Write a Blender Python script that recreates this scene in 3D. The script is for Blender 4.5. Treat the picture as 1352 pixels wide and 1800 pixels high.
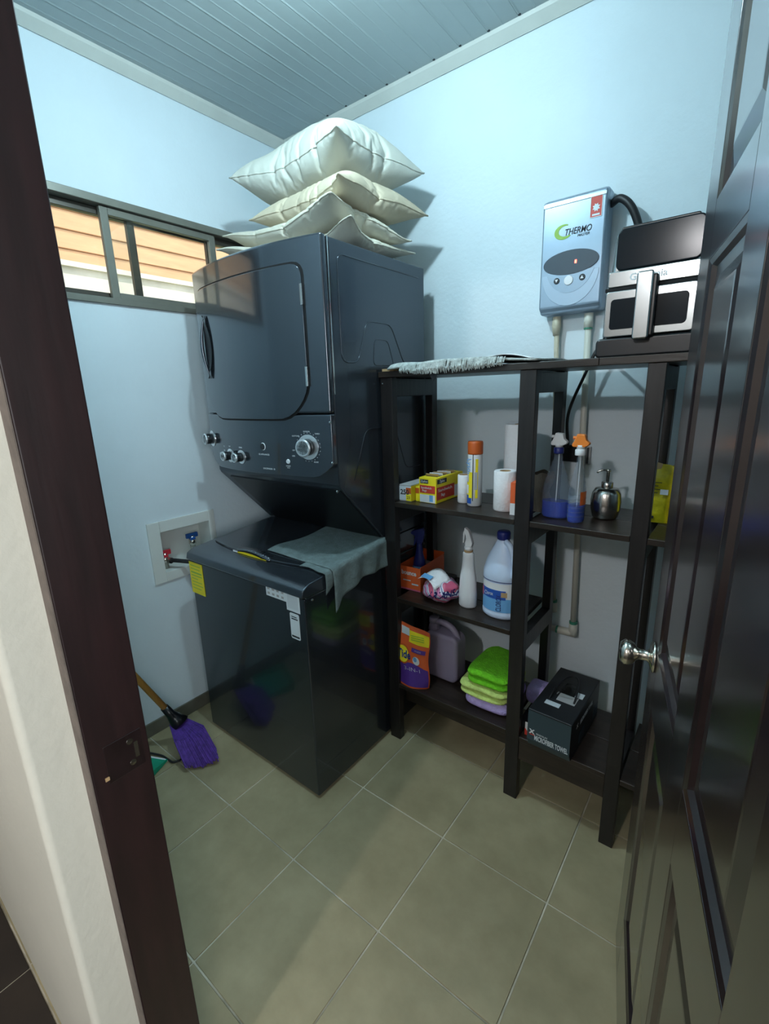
import bpy, bmesh, math, random
from mathutils import Vector, Matrix, noise
for o in list(bpy.data.objects): bpy.data.objects.remove(o)
C = bpy.context.scene.collection
PI = math.pi
sc = bpy.context.scene
# ---------------- camera ----------------
yaw, pitch, roll = map(math.radians, (-38.044, -14.293, -1.730))
fw = Vector((math.sin(yaw)*math.cos(pitch), math.cos(yaw)*math.cos(pitch), math.sin(pitch)))
rt = Vector((math.cos(yaw), -math.sin(yaw), 0)); up = rt.cross(fw)
r2 = math.cos(roll)*rt + math.sin(roll)*up; u2 = -math.sin(roll)*rt + math.cos(roll)*up
cd = bpy.data.cameras.new('camera'); cam = bpy.data.objects.new('camera', cd); C.objects.link(cam)
cd.sensor_fit = 'HORIZONTAL'; cd.sensor_width = 36; cd.lens = 36*820.12/1352; cd.clip_start = .01
M = Matrix((r2, u2, -fw)).transposed().to_4x4(); M.translation = (0, 0, 1.42); cam.matrix_world = M
sc.camera = cam
# ---------------- sky, sun, lamps, exposure ----------------
w = bpy.data.worlds.new('world'); sc.world = w; w.use_nodes = True
w.node_tree.nodes['Background'].inputs[0].default_value = (.80, .90, 1, 1)
w.node_tree.nodes['Background'].inputs[1].default_value = 1.5
def lamp(name, kind, loc, energy, col, rot=(0, 0, 0), **k):
    d = bpy.data.lights.new(name, kind); d.energy = energy; d.color = col
    for a, b in k.items(): setattr(d, a, b)
    o = bpy.data.objects.new(name, d); o.location = loc; o.rotation_euler = rot; C.objects.link(o); return o
lamp('sun', 'SUN', (-1, 1, 6), 2.6, (1, .95, .86), (0, math.radians(38), math.radians(20)), angle=.03)
lamp('room_bulb_light', 'POINT', (-.90, .86, 2.42), 22.5, (.65, .90, 1.0), shadow_soft_size=.03)
lamp('hall_bulb_light', 'POINT', (-.45, -1.75, 2.45), 50, (1, .985, 1), shadow_soft_size=.06)
lamp('hall_fill_light', 'AREA', (1.27, -.85, 1.55), 29, (.93, .98, 1), (0, math.radians(90), 0), shape='RECTANGLE', size=1.2, size_y=1.1)  # unseen fill light, added to brighten the door reveal and left wall
sc.view_settings.view_transform = 'Standard'; sc.view_settings.look = 'None'
sc.view_settings.gamma = 1; sc.view_settings.use_curve_mapping = False
sc.view_settings.exposure = 0.5

# ---------------- materials ----------------
def mat(name, col, rough=.5, metal=0, var=0, scale=8, stretch=(1, 1, 1), bump=0, bscale=None, spec=.5, col2=None, coat=0, alpha=None, trans=0, emit=None, world=False, sss=0):
    m = bpy.data.materials.new(name); m.use_nodes = True; nt = m.node_tree; N = nt.nodes; L = nt.links
    b = N['Principled BSDF']
    b.inputs['Roughness'].default_value = rough; b.inputs['Metallic'].default_value = metal
    b.inputs['Specular IOR Level'].default_value = spec; b.inputs['Coat Weight'].default_value = coat; b.inputs['Coat IOR'].default_value = 1.7 if name == 'door_wood' else 1.5
    b.inputs['Coat Roughness'].default_value = .17 if name == 'door_wood' else .07
    b.inputs['Transmission Weight'].default_value = trans
    c = (*col, 1)
    b.inputs['Base Color'].default_value = c
    if alpha is not None: b.inputs['Alpha'].default_value = alpha
    if emit: b.inputs['Emission Color'].default_value = (*col, 1); b.inputs['Emission Strength'].default_value = emit
    if var or bump or col2:
        if world:
            g = N.new('ShaderNodeNewGeometry'); src = g.outputs['Position']
        else:
            g = N.new('ShaderNodeTexCoord'); src = g.outputs['Object']
        mp = N.new('ShaderNodeMapping'); mp.inputs['Scale'].default_value = stretch; L.new(src, mp.inputs[0])
        if var or col2:
            n = N.new('ShaderNodeTexNoise'); n.inputs['Scale'].default_value = scale; n.inputs['Detail'].default_value = 6; n.inputs['Roughness'].default_value = .6
            L.new(mp.outputs[0], n.inputs[0])
            r = N.new('ShaderNodeValToRGB')
            r.color_ramp.elements[0].position = .32; r.color_ramp.elements[1].position = .68
            if col2: a0, a1 = col, col2
            else: a0 = tuple(x*(1-var) for x in col); a1 = tuple(min(1, x*(1+var)) for x in col)
            r.color_ramp.elements[0].color = (*a0, 1); r.color_ramp.elements[1].color = (*a1, 1)
            L.new(n.outputs[0], r.inputs[0]); L.new(r.outputs[0], b.inputs['Base Color'])
        if bump:
            n2 = N.new('ShaderNodeTexNoise'); n2.inputs['Scale'].default_value = bscale or scale; n2.inputs['Detail'].default_value = 4
            L.new(mp.outputs[0], n2.inputs[0])
            bp = N.new('ShaderNodeBump'); bp.inputs['Strength'].default_value = bump; bp.inputs['Distance'].default_value = .01
            L.new(n2.outputs[0], bp.inputs['Height']); L.new(bp.outputs[0], b.inputs['Normal'])
    return m
MT = dict(
 wall=mat('wall_paint', (.665, .755, .80), .55, var=.03, scale=3, bump=.12, bscale=60, world=True),
 halldim=mat('hall_paint_dimmed', (.30, .28, .25), .7, var=.05, scale=3, world=True),  # hall paint darkened on the unseen walls to dim their reflection
 hallwall=mat('hall_paint', (.68, .66, .57), .6, var=.03, scale=3, bump=.12, bscale=60, world=True),
 ceil=mat('pvc_ceiling', (.36, .42, .43), .38, var=.04, scale=2),
 cornice=mat('cornice', (.56, .58, .54), .5, var=.05, scale=6),
 tile=mat('floor_tile', (.300, .255, .145), .50, col2=(.425, .365, .220), scale=5, world=True, bump=.08, bscale=30),
 grout=mat('grout', (.85, .80, .66), .9, col2=(.22, .19, .13), scale=4, world=True),
 darktile=mat('hall_tile', (.022, .015, .010), .8, var=.3, scale=5, world=True),
 skirt=mat('skirting_tile', (.13, .125, .095), .45, var=.15, scale=9, world=True),
 jamb=mat('jamb_wood', (.017, .0055, .006), .5, var=.35, scale=14, stretch=(3, 3, .35), bump=.06),
 jambside=mat('pale_jamb_side', (.16, .13, .11), .8, var=.2, scale=30),  # jamb edge, paler grey-brown than the jamb face
 door=mat('door_wood', (.016, .008, .009), .30, var=.3, scale=10, stretch=(.5, 3, 3), spec=.5, coat=1),
 shelf=mat('shelf_wood', (.022, .015, .011), .38, var=.45, scale=16, stretch=(.4, 3, 3), bump=.08),
 post=mat('post_wood', (.011, .009, .009), .42, var=.45, scale=16, stretch=(3, 3, .4), bump=.1),
 body=mat('appliance_grey', (.068, .082, .102), .20, metal=.75, coat=.9),
 washerbody=mat('washer_grey_darkened', (.036, .045, .056), .22, metal=.6, coat=.55),  # appliance grey darkened in colour for the dark hall it reflects
 bodyside=mat('appliance_side', (.056, .068, .085), .24, metal=.6, coat=.22),
 dark=mat('dark_plastic', (.006, .007, .009), .3), black=mat('black_gap', (.002, .002, .003), .8),
 blackgloss=mat('black_gloss', (.010, .014, .018), .16, spec=.12),
 chrome=mat('chrome', (.60, .62, .62), .16, metal=1), ovenchrome=mat('oven_chrome', (.36, .39, .40), .22, metal=1), knobmetal=mat('knob_metal', (.88, .90, .92), .28, metal=.85), steel=mat('brushed_steel', (.55, .53, .50), .24, metal=1, var=.08, scale=60, stretch=(1, 1, .05)),
 nickel=mat('satin_nickel', (.70, .67, .60), .22, metal=1),
 white=mat('white_plastic', (.78, .80, .82), .35), offwhite=mat('off_white_plastic', (.66, .69, .66), .5),
 paper=mat('white_paper', (.90, .90, .92), .9, bump=.3, bscale=120), pvc=mat('pvc_pipe', (.62, .62, .54), .4), oldpvc=mat('aged_pipe', (.52, .48, .36), .5, var=.15, scale=20),
 green=mat('green_glue', (.05, .25, .16), .5), alum=mat('bronze_aluminium', (.085, .075, .062), .35, metal=.5, var=.1, scale=8), alumlight=mat('bronze_face', (.20, .20, .17), .4, metal=.3, var=.1, scale=8),
 pillow1=mat('pillow_white', (.56, .565, .50), .8, var=.04, scale=9, bump=.35, bscale=14), pillow2=mat('pillow_beige', (.52, .45, .33), .8, var=.08, scale=7, bump=.35, bscale=14),
 pillow3=mat('pillow_cream', (.60, .57, .47), .8, var=.05, scale=8, bump=.35, bscale=14),
 heater=mat('heater_silver', (.30, .38, .47), .34, metal=.45, var=.02, scale=40), heaterlight=mat('heater_inset', (.36, .45, .55), .38, metal=.3),
 heaterdark=mat('heater_window', (.05, .065, .085), .25), red=mat('red', (.60, .05, .03), .5), redlight=mat('red_led', (1, .08, .05), .5, emit=6),
 lime=mat('lime', (.30, .52, .06), .5), orange=mat('orange_plastic', (.62, .12, .02), .45), orange2=mat('orange_card', (.80, .13, .03), .55),
 orangebright=mat('orange_trigger', (.9, .25, .03), .4), yellow=mat('yellow_print', (.95, .78, .02), .5), yellowbag=mat('yellow_foil', (.62, .50, .01), .35, var=.25, scale=30, bump=.4, bscale=30),
 blue=mat('blue_print', (.02, .10, .45), .45), navy=mat('navy_plastic', (.012, .02, .16), .4), lblue=mat('light_blue_print', (.16, .42, .75), .5),
 pblue=mat('pale_blue_bottle', (.62, .75, .95), .4), clear=mat('clear_plastic', (.35, .45, .58), .06, alpha=.16), liquid=mat('blue_liquid', (.01, .04, .45), .08, alpha=.88),
 purple=mat('purple_print', (.10, .035, .30), .5), bristle=mat('purple_bristles', (.085, .03, .27), .7, var=.35, scale=60), stick=mat('broom_stick', (.62, .32, .07), .45, var=.1, scale=20, stretch=(3, 3, .5)),
 pink=mat('pink_print', (.62, .12, .22), .5), card=mat('grey_card', (.42, .42, .42), .8), tan=mat('tan', (.48, .32, .16), .7), brown=mat('brown_paper', (.10, .07, .05), .8, var=.3, scale=20),
 greycloth=mat('grey_cloth', (.16, .21, .21), .95, var=.18, scale=40, bump=.4, bscale=180), doily=mat('lace', (.48, .52, .50), .95, var=.35, scale=60, bump=.4, bscale=200),
 tgreen=mat('lime_terry', (.17, .62, .015), .95, var=.15, scale=50, bump=.6, bscale=150), tyel=mat('yellow_terry', (.62, .78, .22), .95, var=.15, scale=50, bump=.6, bscale=150), tpurp=mat('lilac_terry', (.56, .46, .88), .95, var=.12, scale=50, bump=.6, bscale=150),
 milky=mat('milky_jug', (.34, .30, .42), .4, alpha=.82), teal=mat('dark_teal_card', (.028, .055, .07), .45), darkcard=mat('dark_card', (.010, .012, .015), .45), redvalve=mat('red_valve', (.55, .03, .05), .4), bluevalve=mat('blue_valve', (.02, .10, .35), .4),
 rubber=mat('rubber', (.01, .01, .012), .5), greenpan=mat('green_plastic', (.0, .35, .20), .4), label=mat('sticker', (.76, .83, .87), .5), ink=mat('ink', (.02, .025, .03), .6), silverprint=mat('silver_print', (.66, .72, .76), .5),
 cedar=mat('cedar_boards', (.66, .40, .22), .7, var=.10, scale=3, stretch=(1, 1, 6)), render=mat('garden_wall', (.80, .72, .62), .9, var=.18, scale=2.5), leaf=mat('leaves', (.30, .42, .06), .6, var=.3, scale=8), earth=mat('ground', (.25, .22, .15), .9, var=.2, scale=3),
 bulb=mat('lit_bulb', (.75, .93, 1), .5, emit=12),
)
# thin window glass
g = bpy.data.materials.new('window_glass'); g.use_nodes = True; nt = g.node_tree; nt.nodes.clear()
o_ = nt.nodes.new('ShaderNodeOutputMaterial'); mx = nt.nodes.new('ShaderNodeMixShader'); tr = nt.nodes.new('ShaderNodeBsdfTransparent'); gl = nt.nodes.new('ShaderNodeBsdfGlossy'); fr = nt.nodes.new('ShaderNodeFresnel')
tr.inputs[0].default_value = (.93, .95, .94, 1); gl.inputs['Roughness'].default_value = .02; fr.inputs[0].default_value = 1.35
nt.links.new(fr.outputs[0], mx.inputs[0]); nt.links.new(tr.outputs[0], mx.inputs[1]); nt.links.new(gl.outputs[0], mx.inputs[2]); nt.links.new(mx.outputs[0], o_.inputs[0]); MT['glass'] = g

# ---------------- mesh helpers ----------------
def link(name, me, m, parent=None, bevel=0, smooth=False, seg=2, loc=None, rot=None):
    o = bpy.data.objects.new(name, me)
    if m: me.materials.append(MT[m] if isinstance(m, str) else m)
    C.objects.link(o)
    if parent: o.parent = parent
    if loc: o.location = loc
    if rot: o.rotation_euler = rot
    if smooth:
        for p in me.polygons: p.use_smooth = True
    if bevel:
        b = o.modifiers.new('bevel', 'BEVEL'); b.width = bevel; b.segments = seg; b.limit_method = 'ANGLE'; b.harden_normals = False
        for p in me.polygons: p.use_smooth = True
        b.harden_normals = True
    return o
class MB:
    def __init__(s): s.v = []; s.f = []
    def add(s, vs, fs):
        n = len(s.v); s.v += [tuple(v) for v in vs]; s.f += [tuple(i+n for i in f) for f in fs]; return s
    def box(s, x0, x1, y0, y1, z0, z1):
        return s.add([(x0,y0,z0),(x1,y0,z0),(x1,y1,z0),(x0,y1,z0),(x0,y0,z1),(x1,y0,z1),(x1,y1,z1),(x0,y1,z1)],
                     [(0,3,2,1),(4,5,6,7),(0,1,5,4),(1,2,6,5),(2,3,7,6),(3,0,4,7)])
    def hexa(s, b, t):     # four bottom points, four top points (ccw from above)
        return s.add(list(b)+list(t), [(0,3,2,1),(4,5,6,7),(0,1,5,4),(1,2,6,5),(2,3,7,6),(3,0,4,7)])
    def prism(s, poly, d, axis='y', c0=0):   # poly in the plane across axis, extruded from c0 to c0+d
        n = len(poly)
        def P(a, b, c): return {'y': (a, c, b), 'x': (c, a, b), 'z': (a, b, c)}[axis]
        vs = [P(a, b, c0) for a, b in poly]+[P(a, b, c0+d) for a, b in poly]
        fs = [tuple(range(n)), tuple(range(2*n-1, n-1, -1))]+[(i, i+n, (i+1) % n+n, (i+1) % n) for i in range(n)]
        return s.add(vs, fs)
    def lathe(s, prof, n=28, cx=0, cy=0, sx=1, sy=1):
        vs = []; fs = []; k = len(prof)
        for i in range(n):
            a = 2*PI*i/n
            for r, z in prof: vs.append((cx+math.cos(a)*r*sx, cy+math.sin(a)*r*sy, z))
        for i in range(n):
            j = (i+1) % n
            for q in range(k-1): fs.append((i*k+q, j*k+q, j*k+q+1, i*k+q+1))
        fs.append(tuple(i*k for i in reversed(range(n)))); fs.append(tuple(i*k+k-1 for i in range(n)))
        return s.add(vs, fs)
    def tube(s, pts, r, n=10):
        pts = [Vector(p) for p in pts]; rs = r if isinstance(r, (list, tuple)) else [r]*len(pts)
        vs = []; fs = []; prev = None
        for i, p in enumerate(pts):
            t = (pts[min(i+1, len(pts)-1)]-pts[max(i-1, 0)]).normalized()
            if prev is None: a = t.orthogonal().normalized()
            else: a = (prev-t*prev.dot(t)).normalized()
            prev = a; b = t.cross(a)
            for k in range(n):
                an = 2*PI*k/n; vs.append(p+(a*math.cos(an)+b*math.sin(an))*rs[i])
        for i in range(len(pts)-1):
            for k in range(n):
                k2 = (k+1) % n; fs.append((i*n+k, i*n+k2, (i+1)*n+k2, (i+1)*n+k))
        fs.append(tuple(reversed(range(n)))); fs.append(tuple((len(pts)-1)*n+k for k in range(n)))
        return s.add(vs, fs)
    def grid(s, fn, nu, nv, close=False):
        vs = [fn(i/nu, j/nv) for j in range(nv+1) for i in range(nu+1)]
        fs = [(j*(nu+1)+i, j*(nu+1)+i+1, (j+1)*(nu+1)+i+1, (j+1)*(nu+1)+i) for j in range(nv) for i in range(nu)]
        return s.add(vs, fs)
    def build(s, name, m, parent=None, fix=True, **k):
        me = bpy.data.meshes.new(name); me.from_pydata([tuple(v) for v in s.v], [], s.f); 
        if fix:
            bm = bmesh.new(); bm.from_mesh(me); bmesh.ops.recalc_face_normals(bm, faces=bm.faces); bm.to_mesh(me); bm.free()
        return link(name, me, m, parent, **k)
def B(*a): return MB().box(*a)
def curve_pts(pts, n=8):   # catmull-rom
    P = [Vector(p) for p in pts]; P = [2*P[0]-P[1]]+P+[2*P[-1]-P[-2]]; out = []
    for i in range(1, len(P)-2):
        for k in range(n):
            t = k/n; a, b, c, d = P[i-1:i+3]
            out.append(.5*((2*b)+(c-a)*t+(2*a-5*b+4*c-d)*t*t+(3*b-a-3*c+d)*t**3))
    out.append(P[-2]); return out
def rrect(x0, x1, z0, z1, r, n=5):
    out = []
    for cx, cz, a0 in ((x1-r, z1-r, 0), (x0+r, z1-r, 90), (x0+r, z0+r, 180), (x1-r, z0+r, 270)):
        for i in range(n+1):
            a = math.radians(a0+90*i/n); out.append((cx+r*math.cos(a), cz+r*math.sin(a)))
    return out
def ell(cx, cz, a, b, n=32, a0=0, a1=360): return [(cx+a*math.cos(math.radians(a0+(a1-a0)*i/n)), cz+b*math.sin(math.radians(a0+(a1-a0)*i/n))) for i in range(n)]
def thing(name, label, cat, loc=(0, 0, 0), rz=0, group=None, rot=None):
    o = bpy.data.objects.new(name, None); o.empty_display_size = .05; C.objects.link(o)
    o.location = loc; o.rotation_euler = rot or (0, 0, rz); o['label'] = label; o['category'] = cat
    if group: o['group'] = group
    return o
def tag(o, label, cat, group=None):
    o['label'] = label; o['category'] = cat
    if group: o['group'] = group
    return o
def struct(o): o['kind'] = 'structure'; return o
def text(name, s, size, m, parent, loc, rot=(PI/2, 0, 0), bend=None, bold=0, sx=1, ext=.0002, shear=0, align='CENTER', maxw=None):
    cu = bpy.data.curves.new(name, 'FONT'); cu.body = s; cu.size = size; cu.extrude = ext; cu.offset = bold; cu.align_x = align; cu.align_y = 'CENTER'; cu.shear = shear; cu.resolution_u = 3
    o = bpy.data.objects.new('t', cu); C.objects.link(o)
    dg = bpy.context.evaluated_depsgraph_get(); dg.update(); me = bpy.data.meshes.new_from_object(o.evaluated_get(dg)); bpy.data.objects.remove(o)
    me.materials.clear(); me.name = name
    if maxw and me.vertices:
        wd = max(v.co.x for v in me.vertices)-min(v.co.x for v in me.vertices); sx = maxw/wd
    for v in me.vertices:
        v.co.x *= sx
        if bend:
            a = v.co.x/bend; v.co.x = math.sin(a)*bend; v.co.z = v.co.z+(math.cos(a)-1)*bend
    ob = link(name, me, m, parent); ob.location = loc; ob.rotation_euler = rot; return ob
def patch(name, r, a0, a1, z0, z1, m, parent, n=14, cx=0, cy=0, off=.0008, sx=1, sy=1):   # curved label, angles in degrees (-90 faces -Y)
    mb = MB(); mb.grid(lambda u, v: (cx+(r*sx+off)*math.cos(math.radians(a0+(a1-a0)*u)), cy+(r*sy+off)*math.sin(math.radians(a0+(a1-a0)*u)), z0+(z1-z0)*v), n, 1)
    return mb.build(name, m, parent, fix=False, smooth=True)
rnd = random.Random(4)

# ================= structure =================
WX, BY, FY, HY, RX, CZ = -1.90, 1.75, .27, .115, .62, 2.560
def boxes(name, lst, m, **k):
    mb = MB()
    for b in lst: mb.box(*b)
    return struct(mb.build(name, m, **k))
WIN = (.35, 1.56, 1.762, 2.114); BOX = (.892, 1.126, .702, .886)
# left wall with window and washer-box openings
ys = [HY, WIN[0], BOX[0], BOX[1], WIN[1], BY+.12]; T = .13
lw = []
lw += [(WX-T, WX, ys[0], ys[1], 0, 2.7), (WX-T, WX, WIN[1], ys[5], 0, 2.7), (WX-T, WX, WIN[0], WIN[1], WIN[3], 2.7)]
lw += [(WX-T, WX, WIN[0], BOX[0], 0, WIN[2]), (WX-T, WX, BOX[1], WIN[1], 0, WIN[2]), (WX-T, WX, BOX[0], BOX[1], 0, BOX[2]), (WX-T, WX, BOX[0], BOX[1], BOX[3], WIN[2]), (WX-T, WX-.095, BOX[0], BOX[1], BOX[2], BOX[3])]
boxes('wall_left', lw, 'wall')
boxes('wall_back', [(WX, RX, BY, BY+.12, 0, 2.7)], 'wall')
boxes('wall_right', [(RX, RX+.12, HY, BY+.12, 0, 2.7)], 'wall')
DH = 2.10
boxes('wall_front', [(WX, -.756, HY+.002, FY, 0, 2.7), (.135, RX, HY+.002, FY, 0, 2.7), (-.756, .135, HY+.002, FY, DH+.02, 2.7)], 'hallwall', bevel=.012, seg=3)
# inside face of the front wall, painted like the room
boxes('trim_1', [(WX, -.756, FY, FY+.004, .06, 2.6), (.135, RX, FY, FY+.004, .06, 2.6)], 'wall')
# hall
boxes('wall_hall_left', [(-2.1, -1.98, -2.5, HY, 0, 2.7)], 'halldim')
boxes('wall_hall_right', [(1.3, 1.42, -2.5, -1.4, 0, 2.7), (1.3, 1.42, -.3, HY, 0, 2.7), (1.3, 1.42, -1.4, -.3, 0, .95), (1.3, 1.42, -1.4, -.3, 2.15, 2.7)], 'halldim')
w2 = struct(B(1.34, 1.38, -1.4, -.3, .95, .99).build('added_hall_window', 'alum'))  # unseen window, added to go with the hall fill light
for a in ((1.34, 1.38, -1.4, -.3, 2.11, 2.15), (1.34, 1.38, -1.4, -1.36, .99, 2.11), (1.34, 1.38, -.34, -.3, .99, 2.11), (1.34, 1.38, -.87, -.83, .99, 2.11)): B(*a).build('frame_bar', 'alum', w2)
B(1.358, 1.362, -1.37, -.33, .98, 2.12).build('pane', 'glass', w2)
boxes('wall_hall_back', [(-2.1, 1.42, -2.62, -2.5, 0, 2.7)], 'halldim')
boxes('wall_hall_end', [(RX, 1.42, HY, HY+.12, 0, 2.7)], 'halldim')
boxes('ceiling_hall', [(-2.1, 1.42, -2.62, HY, 2.62, 2.7)], 'halldim')
# floor slab (grout) with separate tiles
floor = struct(B(WX-.1, RX+.1, HY, BY+.1, -.05, -.0035).build('floor', 'grout'))
P_ = .3425; gx0, gy0 = -1.312, .7175
tm = None
def tile_mesh(w, d):
    me = B(0, w, 0, d, -.02, 0).build('tile', 'tile').data
    return me
base = B(0, P_-.005, 0, P_-.005, -.02, 0).build('tile', 'tile', floor, bevel=.0012, seg=1)
first = True
for i in range(-2, 6):
    for j in range(-2, 4):
        x = gx0+i*P_; y = gy0+j*P_
        if x > RX or y > BY-.01 or x+P_ < WX or y+P_ < HY: continue
        if y < HY:      # threshold row, cut to the doorway
            B(x+.0025, x+P_-.0025, HY, y+P_-.0025, -.02, 0).build('tile', 'tile', floor, bevel=.0012, seg=1); continue
        o = base if first else base.copy()
        if not first: C.objects.link(o)
        first = False
        o.location = (x+.0025, y+.0025, rnd.uniform(-.0006, .0006))
hf = struct(B(-2.1, 1.42, -2.62, HY, -.05, -.004).build('floor_hall', 'grout'))
hb = B(0, .395, 0, .395, -.02, 0).build('tile', 'darktile', hf, bevel=.001, seg=1)
first = True
for i in range(9):
    for j in range(7):
        o = hb if first else hb.copy()
        if not first: C.objects.link(o)
        first = False; o.location = (-2.1+i*.4, HY-.4-j*.4, 0)
# skirting tiles
def skirt(name, p0, p1, nrm, k):
    d = Vector(p1)-Vector(p0); L_ = d.length; d.normalize(); n = Vector(nrm); root = None
    mb = B(0, .34, 0, .009, 0, .062)
    ang = math.atan2(d.y, d.x); cnt = max(1, int(L_/.3425))
    for i in range(cnt):
        w_ = L_/cnt
        o = B(.0012, w_-.0012, 0, .009, 0, .062).build('tile' if root else name, 'skirt', None, bevel=.001, seg=1)
        pos = Vector(p0)+d*(i*w_)
        if root is None:
            root = o; o.location = pos; o.rotation_euler = (0, 0, ang); struct(o)
        else:
            o.parent = root; o.location = (i*w_, 0, 0)
skirt('baseboard_left', (WX, BY, 0), (WX, FY+.004, 0), (1, 0, 0), 0)
skirt('baseboard_back', (RX, BY, 0), (WX+.012, BY, 0), (0, -1, 0), 0)
for o in [x for x in C.objects if x.name.startswith('baseboard')]: pass
# ceiling: slab + pvc slats
ceil = struct(B(WX-.1, RX+.1, HY, BY+.1, CZ+.012, CZ+.06).build('ceiling', 'ceil'))
def slat(w):
    pr = [(0, .0012), (.0012, 0), (.004, -.0013), (.009, .0003), (w*.5-.004, .0003), (w*.5, -.0006), (w*.5+.004, .0003), (w-.0012, .0003), (w, .0012), (w, .012), (0, .012)]
    return MB().prism(pr, BY-FY, 'y', 0)
sw = .105
s0 = slat(sw).build('slat', 'ceil', ceil); n = 0
x = WX
while x < RX-.01:
    o = s0 if n == 0 else s0.copy()
    if n: C.objects.link(o)
    o.location = (x, FY, CZ); n += 1; x += sw
# cornices
def cornice(name, x0, y0, x1, y1, ax):
    pr = [(0, 0), (0, -.034), (.005, -.036), (.030, -.010), (.034, 0)]
    mb = MB()
    if ax == 'left': mb.prism([(WX+a, CZ+b) for a, b in pr], y1-y0, 'y', y0)
    elif ax == 'back': mb.prism([(BY-a, CZ+b) for a, b in pr], x1-x0, 'x', x0)
    else: mb.prism([(RX-a, CZ+b) for a, b in pr], y1-y0, 'y', y0)
    return struct(mb.build(name, 'cornice'))
cornice('trim_2', 0, FY, 0, BY, 'left'); tb = cornice('trim_3', WX, 0, RX, 0, 'back'); cornice('trim_4', 0, FY, 0, BY, 'right')
for i in range(18):
    MB().lathe([(0, -.003), (.005, -.002), (.005, 0)], 8).build('screw', 'ink', tb, loc=(-1.58+i*.105, BY-.040, CZ+.001))
# ---------------- window ----------------
win = struct(B(WX-.06, WX+.012, WIN[0], WIN[1], WIN[3]-.026, WIN[3]).build('window_1', 'alumlight', bevel=.002))
def wp(name, a, m='alum', bv=.0015): return B(*a).build(name, m, win, bevel=bv, seg=1)
wp('frame_sill', (WX-.06, WX+.010, WIN[0], WIN[1], WIN[2], WIN[2]+.022), 'alumlight')
wp('frame_jamb', (WX-.06, WX+.010, WIN[0], WIN[0]+.025, WIN[2]+.022, WIN[3]-.026)); wp('frame_jamb', (WX-.06, WX+.010, WIN[1]-.025, WIN[1], WIN[2]+.022, WIN[3]-.026))
wp('frame_track', (WX-.06, WX-.05, WIN[0]+.025, WIN[1]-.025, WIN[3]-.05, WIN[3]-.026))
def sash(y0, y1, x0, x1, m):
    zb, zt = WIN[2]+.022, WIN[3]-.028
    s = B(x0, x1, y0, y0+.028, zb, zt).build('sash', m, win, bevel=.0015, seg=1)
    for nm, a in (('stile', (x0, x1, y1-.028, y1, zb, zt)), ('rail', (x0, x1, y0+.028, y1-.028, zb, zb+.022)), ('rail', (x0, x1, y0+.028, y1-.028, zt-.024, zt))):
        B(*a).build(nm, m, s, bevel=.0015, seg=1)
    B((x0+x1)/2-.001, (x0+x1)/2+.001, y0+.027, y1-.027, zb+.021, zt-.023).build('pane', 'glass', s)
sash(.862, 1.318, WX-.020, WX-.002, 'alumlight')
sash(WIN[0]+.025, .990, WX-.045, WX-.027, 'alum')
sash(1.29, WIN[1]-.025, WX-.045, WX-.027, 'alum')
# ---------------- outdoors, seen through the window ----------------
struct(B(-9, WX-T, -4, 7, -.1, -.01).build('ground', 'earth'))
gw = thing('garden_wall', 'pale rendered boundary wall seen through the high window', 'wall', (-4.6, 0, 0))
B(-.12, 0, -3, 7, 0, 2.50).build('wall_body', 'render', gw); B(-.16, .04, -3, 7, 2.50, 2.54).build('coping', 'render', gw)
eave = thing('timber_eave', 'orange timber boarded eave above the boundary wall outside the window', 'eave', (-4.9, 0, 2.56))
for i in range(7):
    B(-.01, .015, -3, 7, .001+i*.15, .1485+i*.15).build('board', 'cedar', eave, bevel=.004, seg=1).location = (.06*i*.3, 0, 0)
B(-.10, -.012, -3, 7, 0, 1.05).build('backing', 'cedar', eave)
hd = thing('hedge', 'yellow green hedge below the boundary wall outside the window', 'hedge', (-4.05, 0, 0))
mb = MB()
for i in range(4200):
    c = Vector((rnd.gauss(0, .12), rnd.uniform(-2, 6), rnd.uniform(.9, 2.13)+.07*math.sin(i*.37))); a = Vector((rnd.uniform(-1, 1), rnd.uniform(-1, 1), rnd.uniform(-1, 1))).normalized()*.06; b = a.orthogonal().normalized()*.03
    mb.add([c-a, c+b, c+a, c-b], [(0, 1, 2, 3)])
h_ = mb.build('leaves', 'leaf', hd, fix=False); h_['kind'] = 'stuff'
mb = MB()
for i in range(14): mb.tube([(0, -2+i*.6, 0), (.02, -2+i*.6+.03, 1.2), (-.03, -2+i*.6, 1.9)], [.03, .02, .008], 7)
mb.build('stems', 'brown', hd)
# ---------------- door frame ----------------
df = struct(B(-.756, -.724, .183, .2715, 0, DH).build('trim_5', 'jamb', bevel=.003))   # left jamb
B(-.7565, -.7245, .1815, .1832, 0, DH).build('jamb_edge', 'jambside', df)
sp = B(-.7245, -.7228, .205, .262, .838, .905).build('strike_plate', 'door', df, bevel=.001)
for z in (.852, .891): MB().lathe([(0, .0004), (.005, 0), (.005, -.001)], 10).build('screw', 'nickel', df, loc=(-.7224, .243, z), rot=(0, PI/2, 0))
B(-.7232, -.7224, .248, .254, .858, .886).build('strike_lip', 'nickel', df)
B(-.7245, -.7222, .200, .206, .846, .852).build('chip', 'tan', df)
struct(B(.103, .135, .183, .2715, 0, DH).build('trim_6', 'jamb', bevel=.003))
struct(B(-.756, .135, .183, .2715, DH, DH+.03).build('trim_7', 'jamb', bevel=.003))
# ---------------- door leaf: local x from free edge to hinge, y thickness (y=0 is the face we see) ----------------
E2 = Vector((-.110, 1.084)); U = Vector((.217, -.9762))
door = struct(B(.0, .105, 0, .036, .008, 2.09).build('door_1', 'door', bevel=.0015, seg=1))
door.location = (E2.x, E2.y, 0); door.rotation_euler = (0, 0, math.atan2(U.y, U.x))
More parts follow.
